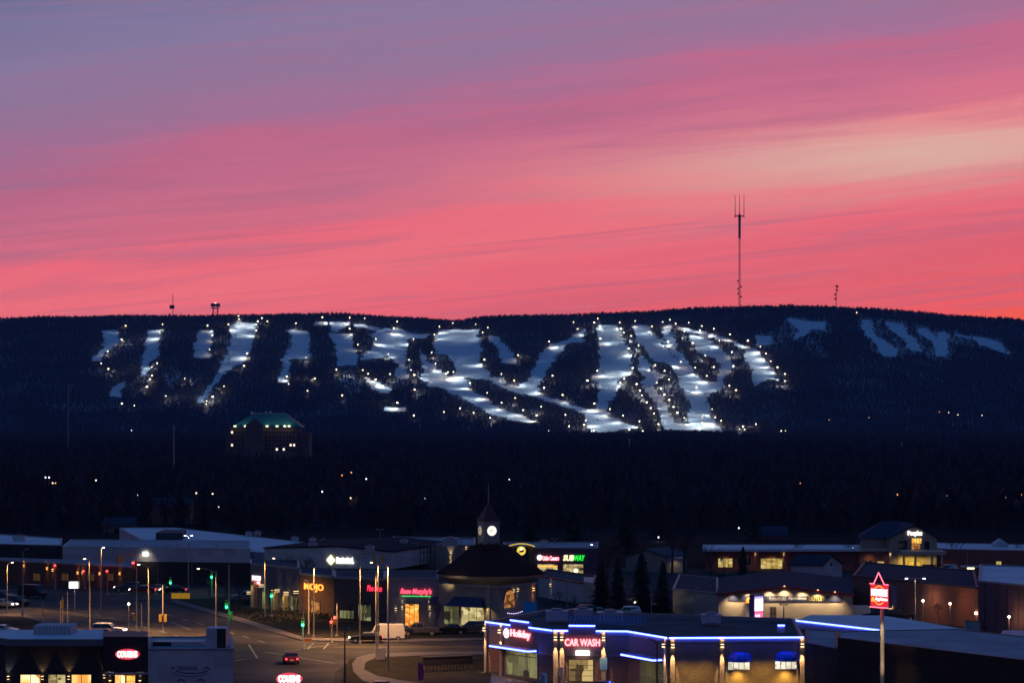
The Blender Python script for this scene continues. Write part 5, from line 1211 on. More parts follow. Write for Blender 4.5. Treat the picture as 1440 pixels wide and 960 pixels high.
street_lamp(32, 866, 774, 1, .5, False, 'dark unlit pole in front of the white pickup')
street_lamp(485, 985, 886, 1, .2, False, 'short dark pole standing before the curved walk', m=M['black'])
street_lamp(924, 975, 901, -1, .8, False, 'thin dark lamp pole in front of the side window of the station', m=M['black'])
street_lamp(977, 872, 828, 1, .2, False, 'short pale pole left of the cream outlet store')
street_lamp(142, 862, 771, 1, .2, True, 'small lamp rising above the long white wall', .2, lensm='cool')
twin_lamp(265, 831, 752, 'tall twin-headed lamp in front of the white warehouse wall', 1.2)
twin_lamp(836, 802, 764.5, 'twin-headed lamp right of the green and yellow sandwich sign', .8)
twin_lamp(1287, 876, 812, 'twin-headed lamp standing against the long red brick hall', .35, 2.6)
twin_lamp(1102, 876, 849, 'short dark twin lamp in front of the outlet store', .1, .8, on=False)
twin_lamp(534, 800, 744, 'dim twin lamp above the roofs left of the clock tower', .3, on=False)
twin_lamp(780, 800, 757, 'thin twin lamp behind the pizza shop roof', .2, on=False)
def post_lamp(px, base, top, label, e=1., m='warm', group='small post lamps along the brick hall', col=(1, .5, .18)):
    x, y = G(px, base); h = top_of(px, top, y)
    t = thing('post_lamp', label, 'lamp', (x, y, 0), group)
    MB().cyl((x, y, 0), (x, y, h-.12), .06, .05, 8).build('post', M['polem'], t)
    g = MB().lathe([(.06, -.12), (.17, -.02), (.17, .1), (.05, .2)], (x, y, h), 10).build('lantern', E[m], t)
    light('POINT', (x, y-.35, h), 90*e, col, t, .15)
    return t
post_lamp(1298, 876.5, 844.5, 'small amber post lamp by the brick hall, the one nearest the twin lamp')
post_lamp(1336, 882, 848.5, 'small amber post lamp in the middle of the brick hall wall')
post_lamp(1419, 894, 867, 'small amber post lamp in front of the plum block hall', 1.2)
post_lamp(893, 860, 847, 'bright low lamp between the second and third conifer', 1.6, group='posts at the junction', col=(1, .8, .5))
post_lamp(181, 892, 849, 'short bright post left of the warm street lamp', .3, group='posts at the junction')
for px, b, t_, lb in ((60, 880, 845, 'pale bare post farthest left on the verge'), (85, 885, 845, 'pale bare post with a small yellow box on the verge'), (95, 885, 832, 'taller grey bare post on the verge'), (199, 892, 848, 'bare post between two signals near the warm street lamp'), (916, 870, 826, 'thin pale pole between the two right conifers'), (798, 852, 806, 'thin pale pole before the low ribbed building')):
    x, y = G(px, b); p = thing('post', lb, 'post', (x, y, 0), 'bare posts'); MB().cyl((x, y, 0), (x, y, top_of(px, t_, y)), .08, .06, 8).build('pole', M['polem'], p); MB().cyl((x, y, 0), (x, y, .15), .16, .14, 8).build('base', M['trim'], p)

# ================================================================ traffic signals
def head_box(t, x, y, z, face=-1, colr=None, yellow=True, slot=0, rz=0):
    """three-lens signal head; face -1 looks at the camera"""
    mb = MB().box(x-.19, x+.19, y-.15, y+.15, z-.55, z+.55)
    for k in range(3):
        zz = z+.34-k*.34; mb.box(x-.15, x+.15, y+face*.15-(.22 if face < 0 else 0), y+face*.15+(.22 if face > 0 else 0), zz+.13, zz+.16)
    h = mb.build('signal_head', M['signal'] if yellow else M['black'], t)
    for k in range(3):
        zz = z+.34-k*.34; on = colr is not None and k == {'red': 0, 'yellow': 1, 'green': 2}[colr]
        g = MB(); g.cyl((x, y+face*.152, zz), (x, y+face*.19, zz), .16 if on else .13, n=12); g.build('lens', E['t'+colr] if on else M['black'], h)
    if colr: light('POINT', (x, y+face*.7, z+(.34 if colr == 'red' else -.34)), 80 if colr == 'green' else 30, {'green': (.02, 1, .4), 'red': (1, .03, .03)}[colr], t, .12)
def signal(px, base, top, heads, label, arm=None):
    """heads: (column, row, colour or None, facing)"""
    x, y = G(px, base); h = top_of(px, top, y)
    t = thing('traffic_signal', label, 'traffic light', (x, y, 0), 'traffic signals of the intersection')
    MB().cyl((x, y, 0), (x, y, .4), .22, .18, 8).cyl((x, y, .4), (x, y, h), .10, .08, 8).build('pole', M['polem'], t)
    for (a, b, c, f) in heads:
        hx = (a-PX0)/FP*y; hz = CZ+(HOR-b)/FP*y
        if abs(hx-x) > .9:
            MB().cyl((x, y, hz+.7), (hx+(.3 if hx > x else -.3), y-.02, hz+.75), .07, .045, 6).build('mast_arm', M['polem'], t)
            head_box(t, hx, y-.2, hz, f, c)
        else: head_box(t, hx+(0 if abs(hx-x) > .25 else .0), y-.32, hz, f, c)
    return t
signal(78, 828, 793, [(78, 797, 'red', -1)], 'traffic light showing red, leftmost at the far crossing')
signal(120, 828, 795, [(118, 805, 'red', -1)], 'traffic light showing red above the white lit sign box')
signal(151, 836, 802, [(151, 805, 'red', -1)], 'traffic light showing red right of the white sign box')
signal(192, 893, 786, [(166, 787, None, 1), (172, 786, None, 1), (188, 794, 'red', -1), (188, 866, None, 1)], 'signal mast with a long arm and dark heads left of the warm street lamp')
signal(229, 888, 822, [(233, 868, None, 1), (226, 868, None, 1)], 'shorter signal post with heads facing away')
signal(240, 832, 812, [(240, 816, 'green', -1)], 'traffic light showing green beside the parked dark cars')
signal(322, 908, 793, [(319, 849, 'green', -1), (325, 865, None, 1)], 'signal mast with green light between street lamp and bank')
signal(382, 868, 829, [(382, 834, 'green', -1)], 'traffic light showing green in front of the lit bank columns')
signal(426, 912, 838, [(426, 874, 'green', -1)], 'traffic light showing green right beside the orange barricade')
signal(466, 903, 868, [(466, 877, 'red', -1)], 'left of the two close traffic lights showing red')
signal(474, 895, 848, [(471, 871, 'red', -1)], 'right of the two close traffic lights showing red')
signal(506, 905, 780, [(526, 785, None, 1), (538, 786, None, 1)], 'signal mast with two dark heads before the white furniture store')
signal(88, 882, 838, [(88, 848, None, 1)], 'signal post with a yellow head seen from behind on the verge')
signal(298, 838, 804, [(298, 808, 'green', -1)], 'small distant green traffic light beside the long street lamp arm')

# ================================================================ street furniture
def at_px(px, py): return G(px, py)
def simple(name, label, cat, px, py, mk, group=None):
    x, y = G(px, py); t = thing(name, label, cat, (x, y, 0), group); mk(t, x, y); return t
def _wsign(t, x, y):
    h = top_of(103, 822, y); MB().cyl((x, y, 0), (x, y, h-.55), .06, n=6).build('post', M['trim'], t)
    MB().box(x-.05-.85, x+.75, y-.12, y+.12, h-.55, h+.55).build('sign_box', M['trim'], t); MB().box(x-.85, x+.5, y-.16, y-.121, h-.5, h+.5).build('lit_panel', E['white'], t)
    light('POINT', (x, y-1, h), 90, (1, .95, .85), t, .3)
simple('sign_box', 'small white lit sign box on a thin post near the far crossing', 'sign', 105, 860, _wsign)
def _cab(t, x, y):
    MB().box(x-.55, x+.55, y-.35, y+.35, .1, 1.5).build('cabinet_body', M['metal'], t); MB().box(x-.62, x+.62, y-.42, y+.42, 1.5, 1.56).build('cabinet_lid', M['trim'], t); MB().box(x-.6, x+.6, y-.4, y+.4, 0, .1).build('plinth', M['concrete'], t)
simple('utility_cabinet', 'grey metal utility cabinet on the corner lawn beside the curved walk', 'cabinet', 535, 928, _cab)
def _flag(t, x, y):
    MB().cyl((x, y, 0), (x, y, 2.6), .03, n=6).build('pole', M['metal'], t)
    MB().add([(x, y, .5), (x+.55, y-.02, .6), (x+.7, y-.05, 1.6), (x+.45, y-.02, 2.4), (x, y, 2.6), (x, y+.03, .5), (x+.55, y+.01, .6), (x+.7, y-.02, 1.6), (x+.45, y+.01, 2.4), (x, y+.03, 2.6)], [(0,1,2,3,4),(9,8,7,6,5),(0,5,6,1),(1,6,7,2),(2,7,8,3),(3,8,9,4)]).build('banner', M['pink'], t)
simple('feather_flag', 'pink feather flag at the edge of the corner lawn', 'flag', 588, 963, _flag)
def _bar(t, x, y):
    MB().box(x-.6, x+.6, y-.03, y+.03, .6, 1.0).build('board', mat('barricade_orange', (.7, .2, .02), .6), t)
    for s in (-.45, .45): MB().add([(x+s-.04, y-.3, 0), (x+s+.04, y-.3, 0), (x+s+.04, y, 1.05), (x+s-.04, y, 1.05), (x+s-.04, y+.3, 0), (x+s+.04, y+.3, 0)], [(0, 1, 2, 3), (3, 2, 5, 4), (0, 3, 4), (1, 5, 2)]).build('leg', M['metal'], t)
simple('barricade', 'orange road work barricade beside the green signal post', 'barricade', 433, 908, _bar)
def _ybox(t, x, y):
    MB().box(x-1.5, x+1.5, y-.4, y+.4, .25, 1.1).build('board', mat('amber_board', (.75, .38, .03), .6, emit=(1, .5, .02), es=.25), t)
    for s in (-1.2, 1.2): MB().cyl((x+s, y, 0), (x+s, y, .25), .05, n=6).build('leg', M['metal'], t)
simple('roadside_board', 'low glowing amber board beside the cross road right of the green signal', 'sign', 254, 843, _ybox)
fn = thing('metal_fence', 'dark metal railing fence left of the filling station', 'fence', (*G(645, 948), 0))
fa, fb_ = G(600, 947), G(690, 940); Fn = Fac(fa, fb_)
rl = MB(); Fn.box(rl, 0, Fn.L, 1.15, 1.2, -.02, .02); Fn.box(rl, 0, Fn.L, .2, .25, -.02, .02); rl.build('rail', M['black'], fn)
k = 0
while k*.5 < Fn.L: pp = MB(); Fn.box(pp, k*.5, k*.5+.04, 0, 1.25, -.03, .03); pp.build('picket', M['black'], fn); k += 1
def _wall(t, x, y):
    Fz = Fac(G(595, 937), G(664, 934)); w = MB(); Fz.box(w, 0, Fz.L, 0, 1.1, -.6, 0); w.build('screen_wall', M['dark'], t); w = MB(); Fz.box(w, -.05, Fz.L+.05, 1.1, 1.2, -.7, .08); w.build('cap', M['concrete'], t)
simple('low_wall', 'dark low wall with pale cap behind the railing fence', 'wall', 630, 936, _wall)
light('SPOT', (*G(660, 942), 3.2), 160, (1, .8, .35), cw, .2, (*G(655, 944), 0), 120, 1.)
def _dump(t, x, y):
    MB().box(x-1, x+1, y-.7, y+.7, .15, 1.5).build('bin_body', M['blue_unit'], t); MB().box(x-1.05, x+1.05, y-.75, y+.75, 1.5, 1.58).build('lid', M['black'], t)
simple('dumpster', 'dark dumpster at the corner of the plum block hall', 'dumpster', 1367, 888, _dump)
def _box2(t, x, y):
    MB().box(x-.9, x+.9, y-.6, y+.6, 0, 1.4).build('crate_body', M['concrete'], t); MB().box(x-.95, x+.95, y-.65, y+.65, 1.4, 1.48).build('lid', M['trim'], t)
simple('transformer_box', 'pale transformer box between the two right conifers', 'box', 916, 862, _box2)

# ================================================================ vehicles
PAINT = {}
def paint(c, name): return mat('paint_'+name, c, .3, .04, 1, metal=0., spec=.5)
PROF = dict(
 sedan=([(-2.25, .35), (-2.28, .75), (-2.15, .95), (-1.6, 1.0), (-1.05, 1.38), (.15, 1.42), (.95, .98), (1.9, .82), (2.22, .62), (2.25, .35)], 1.8, .95, (-1.45, 1.35), .32),
 suv=([(-2.3, .42), (-2.35, 1.0), (-2.25, 1.15), (-2.0, 1.68), (-1.7, 1.74), (.3, 1.74), (1.0, 1.14), (2.1, 1.02), (2.35, .8), (2.38, .42)], 1.9, 1.12, (-1.45, 1.5), .37),
 pickup=([(-2.8, .5), (-2.82, 1.15), (-.75, 1.15), (-.65, 1.72), (-.4, 1.8), (.7, 1.78), (1.35, 1.18), (2.5, 1.08), (2.75, .85), (2.8, .5)], 1.95, 1.17, (-1.8, 1.8), .4),
 van=([(-2.9, .4), (-2.95, 1.2), (-2.85, 2.45), (-2.6, 2.6), (1.3, 2.6), (1.7, 2.4), (2.2, 1.45), (2.85, 1.15), (2.95, .9), (2.95, .4)], 2.0, 1.4, (-1.9, 1.95), .38))
def vehicle(kind, pm, label, px, py, rz, group, lights=True, name=None, tails=False, z=0.02):
    prof, W, belt, (xr, xf), wr = PROF[kind]; H = max(p[1] for p in prof)
    t = thing(name or {'sedan': 'car', 'suv': 'suv', 'pickup': 'pickup_truck', 'van': 'van'}[kind], label, {'pickup': 'pickup', 'van': 'van'}.get(kind, 'car'), (0, 0, 0), group)
    V = []; n = len(prof)
    def hw(zz): 
        if kind == 'van': return W/2*(1 if zz < 1.2 else 1-.06*(zz-1.2))
        return W/2*(.94 if zz < .45 else 1.) if zz <= belt+.06 else W/2*(1-.24*(zz-belt)/(H-belt+1e-6))
    mb = MB(); vs = []
    for s in (-1, 1): vs += [(x, s*hw(zz), zz) for x, zz in prof]
    fs = [tuple(range(n))[::1], tuple(range(2*n-1, n-1, -1))]+[(i, n+i, n+(i+1) % n, (i+1) % n) for i in range(n)]
    mb.add(vs, fs); body = mb.build('body', pm, t)
    bv = body.modifiers.new('b', 'BEVEL'); bv.width = .05; bv.segments = 2; bv.limit_method = 'ANGLE'; bv.angle_limit = R(25)
    # glazing
    top = [p for p in prof if p[1] > belt+.08]
    xs0, xs1 = min(p[0] for p in top), max(p[0] for p in top)
    roofx = [p[0] for p in prof if p[1] > H-.12]; r0_, r1_ = min(roofx), max(roofx)
    zb, zt = belt+.04, H-.14
    front = [p for p in prof if p[0] > r1_-.01]; front.sort(key=lambda p: -p[1]); base_f = min([p for p in front if p[1] <= belt+.12], key=lambda p: p[0])
    back = [p for p in prof if p[0] < r0_+.01]; base_b = max([p for p in back if p[1] <= belt+.12], key=lambda p: p[0]) if kind != 'van' else (r0_, belt)
    def lerp(p, q, s): return (p[0]+(q[0]-p[0])*s, p[1]+(q[1]-p[1])*s)
    pf0, pf1 = lerp(base_f, (r1_, H), .08), lerp(base_f, (r1_, H), .86); pb0, pb1 = lerp(base_b, (r0_, H), .08), lerp(base_b, (r0_, H), .86)
    if kind == 'van': sx = [(1.0, pf0[0]-.15, 1.0, pf1[0]-.1)]
    elif kind == 'pickup': sx = [(-.55, .38, -.5, .38), (.44, pf0[0]-.12, .44, pf1[0]-.08)]
    else: m_ = (r0_+r1_)/2; sx = [(pb0[0]+.15, m_-.04, pb1[0]+.12, m_-.04), (m_+.04, pf0[0]-.15, m_+.04, pf1[0]-.1)]
    for s in (-1, 1):
        for a0, a1, b0, b1 in sx:
            mb = MB(); q = [(a0, zb), (a1, zb), (b1, zt), (b0, zt)]
            ins = [(x, s*(hw(zz)+.012), zz) for x, zz in q]; mb.add(ins+[(x, y-s*.03, zz) for x, y, zz in ins], [(0, 1, 2, 3), (7, 6, 5, 4), (0, 4, 5, 1), (1, 5, 6, 2), (2, 6, 7, 3), (3, 7, 4, 0)]); mb.build('side_window', M['glass'], t)
    def shield(nm, p0, p1, o):
        mb = MB(); vs = [(p0[0]+o, -hw(p0[1])+.08, p0[1]+.01), (p0[0]+o, hw(p0[1])-.08, p0[1]+.01), (p1[0]+o, hw(p1[1])-.05, p1[1]+.01), (p1[0]+o, -hw(p1[1])+.05, p1[1]+.01)]
        mb.add(vs+[(x-o*2, y, zz-.03) for x, y, zz in vs], [(0, 1, 2, 3), (7, 6, 5, 4), (0, 4, 5, 1), (1, 5, 6, 2), (2, 6, 7, 3), (3, 7, 4, 0)]); mb.build(nm, M['glass'], t)
    shield('windscreen', pf0, pf1, .03); 
    if kind != 'van': shield('rear_window', pb0, pb1, -.03)
    for x in (xr, xf):
        for s in (-1, 1):
            y = s*(W/2-.1); w = MB().cyl((x, y-.11, wr), (x, y+.11, wr), wr, n=14).build('tyre', M['tyre'], t)
            MB().cyl((x, y+s*.10, wr), (x, y+s*.125, wr), wr*.6, n=12).build('rim', M['rim'], w)
    xf_ = max(p[0] for p in prof); xb_ = min(p[0] for p in prof); zl = belt-.28
    for s in (-1, 1):
        MB().box(xf_-.14, xf_+.02, s*(W/2-.38)-.15, s*(W/2-.38)+.15, zl-.08, zl+.08).build('headlight', E['head'] if lights else M['metal'], t)
        MB().box(xb_-.02, xb_+.10, s*(W/2-.22)-.11, s*(W/2-.22)+.11, zl-.05, zl+.14).build('tail_light', E['tail'] if (tails or lights) else M['redtrim'], t)
    MB().box(xb_-.03, xb_+.02, -.26, .26, .5, .64).build('number_plate', M['white'], t)
    if lights:
        for s in (-1, 1): light('SPOT', (xf_+.08, s*.6, zl), 60, (1, .9, .75), t, .05, (xf_+12, s*.6, -.6), 60, .8)
        light('POINT', (xb_-.25, 0, zl), 2, (1, .05, .05), t, .1)
    x, y = G(px, py); place(t, (x, y, z), rz, sc=.86 if kind == 'van' else 1.)
    return t
blk, wht, slv, red, nvy, gry = paint((.012, .012, .015), 'black'), paint((.7, .7, .68), 'white'), paint((.35, .36, .38), 'silver'), paint((.18, .02, .02), 'dark_red'), paint((.02, .03, .08), 'navy'), paint((.09, .09, .1), 'grey')
vehicle('van', wht, 'white delivery van waiting behind the dark hatchback', 543, 900, R(182), 'vehicles on the road', False, tails=True)
vehicle('sedan', blk, 'dark hatchback with lights on in front of the white van', 514, 903, R(182), 'vehicles on the road', True)
vehicle('sedan', red, 'dark red sedan seen from behind crossing the intersection', 409, 932, R(98), 'vehicles on the road', True)
vehicle('pickup', gry, 'dark grey pickup parked right of the white van', 590, 893, R(178), 'cars parked near the shops', False)
vehicle('suv', wht, 'white suv with headlights on beside the dark sign block', 153, 893, R(-8), 'vehicles on the road', True)
vehicle('suv', gry, 'grey suv with red tail lamp half hidden by the restaurant roof', 133, 902, R(175), 'vehicles on the road', False, tails=True)
vehicle('pickup', wht, 'white pickup at the far left crossing', 28, 818, R(-8), 'vehicles at the far crossing', False)
for i, (px, py, m, k, rz, lb) in enumerate([(180, 832, nvy, 'suv', 180, 'dark blue suv first in the queue at the far crossing'), (200, 834, red, 'sedan', 182, 'dark red car second in the queue at the far crossing'), (221, 833, gry, 'sedan', 180, 'grey car third in the queue at the far crossing'), (243, 834, blk, 'sedan', 178, 'black car last in the queue beside the green signal')]):
    vehicle(k, m, lb, px, py, R(rz), 'cars queueing at the far crossing', True)
for i, (px, py, m, k, rz, lb) in enumerate([(6, 850, slv, 'sedan', -30, 'silver car with lit headlights at the left edge, nearest the camera'), (22, 848, blk, 'suv', -30, 'black suv parked beside the silver car at the left edge'), (4, 838, gry, 'sedan', -30, 'grey car parked behind the black suv at the left edge'), (46, 836, blk, 'van', -30, 'dark van parked farthest right in the left edge row')]):
    vehicle(k, m, lb, px, py+4, R(rz), 'cars parked at the left edge', i == 0)
vehicle('suv', slv, 'silver suv parked in front of the bank with lit columns', 345, 845, R(185), 'cars parked near the shops', False)
vehicle('suv', wht, 'white suv parked under the conifers behind the filling station', 880, 868, R(182), 'cars parked behind the filling station', False)
for px, py, m, k, lb in ((836, 866, slv, 'sedan', 'silver car parked left of the small red car'), (853, 868, red, 'sedan', 'small red car parked left of the white suv'), (818, 866, blk, 'suv', 'black suv parked leftmost behind the filling station'), (1232, 872, blk, 'suv', 'black suv parked before the red brick hall'), (1262, 873, blk, 'pickup', 'black pickup parked by the tall red sign'), (1200, 872, wht, 'van', 'white van parked beside the outlet store')):
    vehicle(k, m, lb, px, py, R(180), 'cars parked behind the filling station', False)
for px, py, m, k, lb in ((1283, 807, slv, 'sedan', 'small silver car left of the bank entrance'), (1300, 806, blk, 'suv', 'small dark suv straight before the bank entrance'), (1330, 806, wht, 'suv', 'small white suv right of the bank entrance'), (1128, 811, gry, 'sedan', 'grey car left of the white gabled shed')):
    vehicle(k, m, lb, px, py, R(180), 'cars parked before the savings bank', k == 'sedan' and m is slv)
for px, py, m, k, lb in ((560, 893, nvy, 'sedan', 'dark blue car parked between the white van and the pickup'), (634, 891, blk, 'sedan', 'black car parked right of the grey pickup'), (662, 890, gry, 'suv', 'grey suv parked before the navy awning'), (375, 850, blk, 'sedan', 'black car parked before the middle lit column')):
    vehicle(k, m, lb, px, py, R(178), 'cars parked near the shops', False)
vehicle('sedan', red, 'dark red car standing in front of the car wash door', 842, 975, R(160), 'cars at the filling station', False, tails=True)
vehicle('sedan', nvy, 'dark blue car at the bottom edge beside the curved walk', 530, 975, R(182), 'cars at the filling station', False, tails=True)
vehicle('suv', nvy, 'navy car roof at the bottom edge before the shop window', 692, 985, R(180), 'cars at the filling station', False)
vehicle('sedan', slv, 'silver car behind the restaurant roof at lower left', 64, 894, R(170), 'cars parked near the shops', False)
vehicle('sedan', wht, 'white car nose behind the left end of the restaurant roof', 5, 892, R(-10), 'cars parked near the shops', False)

# ================================================================ near trees
def branchy(seed, h, spread=1., depth=5):
    r = random.Random(seed); tr = MB(); cr = MB()
    def grow(p, d, ln, rad, lv):
        q = p+d*ln; n = 6 if lv == 0 else (4 if lv < 2 else 3)
        (tr if lv == 0 else cr).cyl(p, q, rad, rad*.62, n, cap=False)
        if lv >= depth: return
        for k in range(3 if lv < depth-1 else 4):
            a = r.uniform(0, 6.28); tilt = r.uniform(.25, .62)*spread
            o = d.orthogonal().normalized(); o2 = d.cross(o)
            nd_ = (d*math.cos(tilt)+(o*math.cos(a)+o2*math.sin(a))*math.sin(tilt)); nd_.z += .12; nd_.normalize()
            s = p+d*ln*r.uniform(.55, 1.); grow(s, nd_, ln*r.uniform(.6, .8), rad*.55, lv+1)
    grow(Vector((0, 0, 0)), Vector((r.uniform(-.05, .05), r.uniform(-.05, .05), 1)).normalized(), h*.3, h*.017, 0)
    return tr, cr
def tree_proto(seed, h, spread=1., depth=5):
    t = thing('bare_tree', 'x', 'tree', (0, 0, 0)); tr, cr = branchy(seed, h, spread, depth)
    tr.build('trunk', M['bark'], t, uv=False); cr.build('crown', M['twig'], t, uv=False); return t
TP = [tree_proto(s, 1., sp, 5) for s, sp in ((1, 1.), (2, .9), (3, 1.15), (4, .8))]
def near_tree(i, px, base, toppx, label, group):
    x, y = G(px, base); h = top_of(px, toppx, y)
    t = copy_tree(TP[i % 4]); place(t, (x, y, 0), i*1.3, label, group, h/.93); return t
for i, (px, b, tp_y, lb) in enumerate([(318, 862, 792, 'bare tree left of the bank sign'), (338, 858, 800, 'bare tree beside the signal mast near the bank'), (402, 848, 760, 'tall bare tree before the white furniture store, left one'), (424, 850, 762, 'tall bare tree before the white furniture store, right one'), (448, 846, 772, 'bare tree behind the orange letters'), (412, 872, 828, 'small tree on the verge before the lit columns'), (493, 874, 838, 'bare tree before the low building with dim red sign'), (510, 878, 832, 'bare tree between the two red neon signs'), (482, 872, 845, 'low bare tree left of the dim red sign'), (612, 884, 838, 'bare tree before the shops between door and awning'), (786, 855, 822, 'small bare tree before the low ribbed building'), (808, 856, 832, 'small bushy bare tree below the strip mall'), (945, 806, 700, 'very tall bare tree with pale trunk behind the small house'), (962, 806, 706, 'tall bare tree just right of the palest tall tree'), (1018, 806, 776, 'bare tree before the left bank wing'), (1045, 812, 778, 'second bare tree before the left bank wing'), (1320, 806, 783, 'small bare tree right of the bank entrance'), (1300, 805, 788, 'small bare tree before the bank entrance'), (1320, 882, 836, 'leafless tree against the brick hall between post lamps'), (295, 838, 806, 'bare tree far left of the bank near the green light'), (130, 792, 735, 'bare tree rising behind the long white warehouse wall'), (205, 800, 748, 'small bare tree behind the white wall floodlight'), (566, 812, 748, 'bare tree behind the left end of the tan store'), (640, 815, 742, 'bare tree rising between tan store and clock tower'), (855, 815, 745, 'bare tree behind the leftmost conifer'), (1000, 815, 752, 'bare tree left of the left bank wing'), (1120, 800, 738, 'bare tree behind the roof of the left bank wing'), (1190, 800, 742, 'bare tree just left of the bank hip roof'), (1345, 800, 735, 'bare tree behind the right bank wing'), (1428, 800, 728, 'bare tree behind the bank at the right edge'), (1150, 842, 800, 'bare tree behind the outlet store roof')]):
    near_tree(i, px, b, tp_y, lb, 'bare trees among the shops')
def conifer(seed):
    r = random.Random(seed); t = thing('conifer', 'x', 'tree', (0, 0, 0))
    MB().cyl((0, 0, 0), (0, 0, .95), .022, .004, 7).build('trunk', M['bark'], t, uv=False)
    mb = MB()
    for j in range(46):
        z = .07+.9*(j/46)**.95; rr = .235*(1-z)**.8+.012
        for i in range(17):
            a = r.uniform(0, 6.28); l = rr*r.uniform(.55, 1.3)*(1+.22*math.sin(a*3+j*.9)); w = .016+.02*(1-z)
            c, s = math.cos(a), math.sin(a); zz = z+r.uniform(-.01, .01)
            mb.add([(0, 0, zz+.02), (c*l*.6-s*w, s*l*.6+c*w, zz-.012), (c*l, s*l, zz-.03-.02*r.random()), (c*l*.6+s*w, s*l*.6-c*w, zz-.012)], [(0, 1, 2), (0, 2, 3)])
    mb.build('crown', M['needle'], t, uv=False); return t
CP = [conifer(11), conifer(12)]
for i, (px, b, tp_y, lb) in enumerate([(846, 860, 784, 'leftmost conifer of the row, beside the low ribbed building'), (869, 862, 780, 'second conifer of the row, from the left'), (902, 862, 773, 'tallest conifer of the row, third from the left'), (932, 864, 786, 'rightmost conifer of the row, beside the outlet store'), (1045, 822, 766, 'lone dark conifer before the left bank wing')]):
    x, y = G(px, b); h = top_of(px, tp_y, y); t = copy_tree(CP[i % 2]); place(t, (x, y, 0), i*.9, lb, 'conifers behind the filling station', h)
    q_ = (1.2, .95, 1.15, 1.0, .9)[i]; t.scale = (h*q_, h*q_, h)
def hedge(pts, h, w, label):
    mb = MB(); r = random.Random(len(pts)+int(h*10))
    (a, b) = (G(*pts[0]), G(*pts[1])); n = int(math.hypot(b[0]-a[0], b[1]-a[1])*34)
    for k in range(n):
        q = r.random(); x = a[0]+(b[0]-a[0])*q+r.uniform(-w, w)/2; y = a[1]+(b[1]-a[1])*q+r.uniform(-w, w)/2; z = h*(r.random()**.6)*(.8+.3*math.sin(q*23))
        s = .16; d = Vector((r.gauss(0, 1), r.gauss(0, 1), r.gauss(0, 1))).normalized(); e = d.orthogonal().normalized()*s; f = d.cross(e)
        p = Vector((x, y, max(.1, z))); mb.add([p-e, p+f*.6, p+e, p-f*.6], [(0, 1, 2, 3)])
    o = mb.build('hedge', M['hedge'], uv=False); tag(o, label, 'hedge')
hedge(((350, 872), (415, 878)), 1.3, 2., 'dark clipped hedge on the verge before the bank')
hedge(((395, 862), (470, 872)), 1., 2., 'loose low hedge on the verge before the orange letters')
hedge(((655, 880), (685, 880)), 1.4, 1.2, 'dark bush row before the shopfront under the navy awning')
hedge(((760, 852), (835, 852)), .9, 1.5, 'low hedge along the ribbed metal building')
hedge(((1262, 804), (1330, 806)), .9, 1.5, 'low shrubs before the bank entrance')
hedge(((990, 812), (1140, 810)), 1., 2., 'shrubs along the foot of the left bank wing')
# things with placeholder protos are removed again
for o in TP+CP:
    for c in list(o.children): bpy.data.objects.remove(c)
    bpy.data.objects.remove(o)

# ================================================================ masts and towers on the skyline and in the woods
def mast(px, base_z, top_py, Y, w, label, name='radio_mast', sec=10, m=None, lattice=True):
    x = (px-PX0)/FP*Y; zt = CZ+(HOR-top_py)/FP*Y; t = thing(name, label, 'mast', (x, Y, base_z)); m = m or M['trim']
    mb = MB(); h = zt-base_z
    legs = [(math.cos(a)*w, math.sin(a)*w) for a in (.5, 2.6, 4.7)]
    for lx, ly in legs: mb.cyl((x+lx, Y+ly, base_z), (x+lx*.8, Y+ly*.8, zt), w*.22, n=4)
    n = max(4, int(h/(w*3.)))
    for k in range(n):
        z0, z1 = base_z+h*k/n, base_z+h*(k+1)/n; a, b = legs[k % 3], legs[(k+1) % 3]
        mb.cyl((x+a[0], Y+a[1], z0), (x+b[0], Y+b[1], z1), w*.12, n=3); mb.cyl((x+b[0], Y+b[1], z0), (x+legs[(k+2) % 3][0], Y+legs[(k+2) % 3][1], z1), w*.12, n=3)
    mb.build('lattice', m, t); return t, x, zt
darkst = mat('red_painted_steel', (.10, .03, .035), .7, .1)
hz_ = lambda px, Y=5000.: float(hill((px-PX0)/FP*Y, Y))
t, x, zt = mast(1040, hz_(1040)-3, 304, 4980, 1.9, 'very tall slender radio mast with three prongs on the hilltop', m=darkst)
Y = 4980
for k, dxx in enumerate((-8.5, 0, 8.5)):
    MB().cyl((x+dxx, Y, zt-3), (x+dxx, Y, CZ+(HOR-(273+2*(k == 1)*0))/FP*Y), .75, .35, 6).build('antenna', darkst, t)
MB().box(x-9.5, x+9.5, Y-.8, Y+.8, zt-1, zt+1.2).build('top_platform', darkst, t); MB().cyl((x, Y, zt-6), (x, Y, zt+4), 2.8, 2.2, 8).build('hub', darkst, t)
MB().cyl((x, Y, CZ+(HOR-335)/FP*Y), (x, Y, zt), 2.3, n=6).build('thick_section', darkst, t)
for py, s in ((395, -1), (403, 1), (413, -1), (417, 1), (406, -1)): z = CZ+(HOR-py)/FP*Y; MB().lathe([(.3, -1.8), (1.9, -.6), (1.9, .6), (.3, 1.8)], (x+s*3, Y-1, z), 8).build('dish', darkst, t)
t, x, zt = mast(1176, hz_(1176)-3, 401, 4980, 1.1, 'short radio mast right of the very tall one', m=darkst)
for py, s in ((408, 1), (414, -1), (420, -1), (403, 1)): z = CZ+(HOR-py)/FP*Y; MB().lathe([(.3, -1.8), (2.2, -.8), (2.2, .8), (.3, 1.8)], (x+s*2, Y, z), 8).build('dish', darkst, t)
MB().box(x-4, x+4, Y-.5, Y+.5, zt-1, zt).build('crossbar', darkst, t)
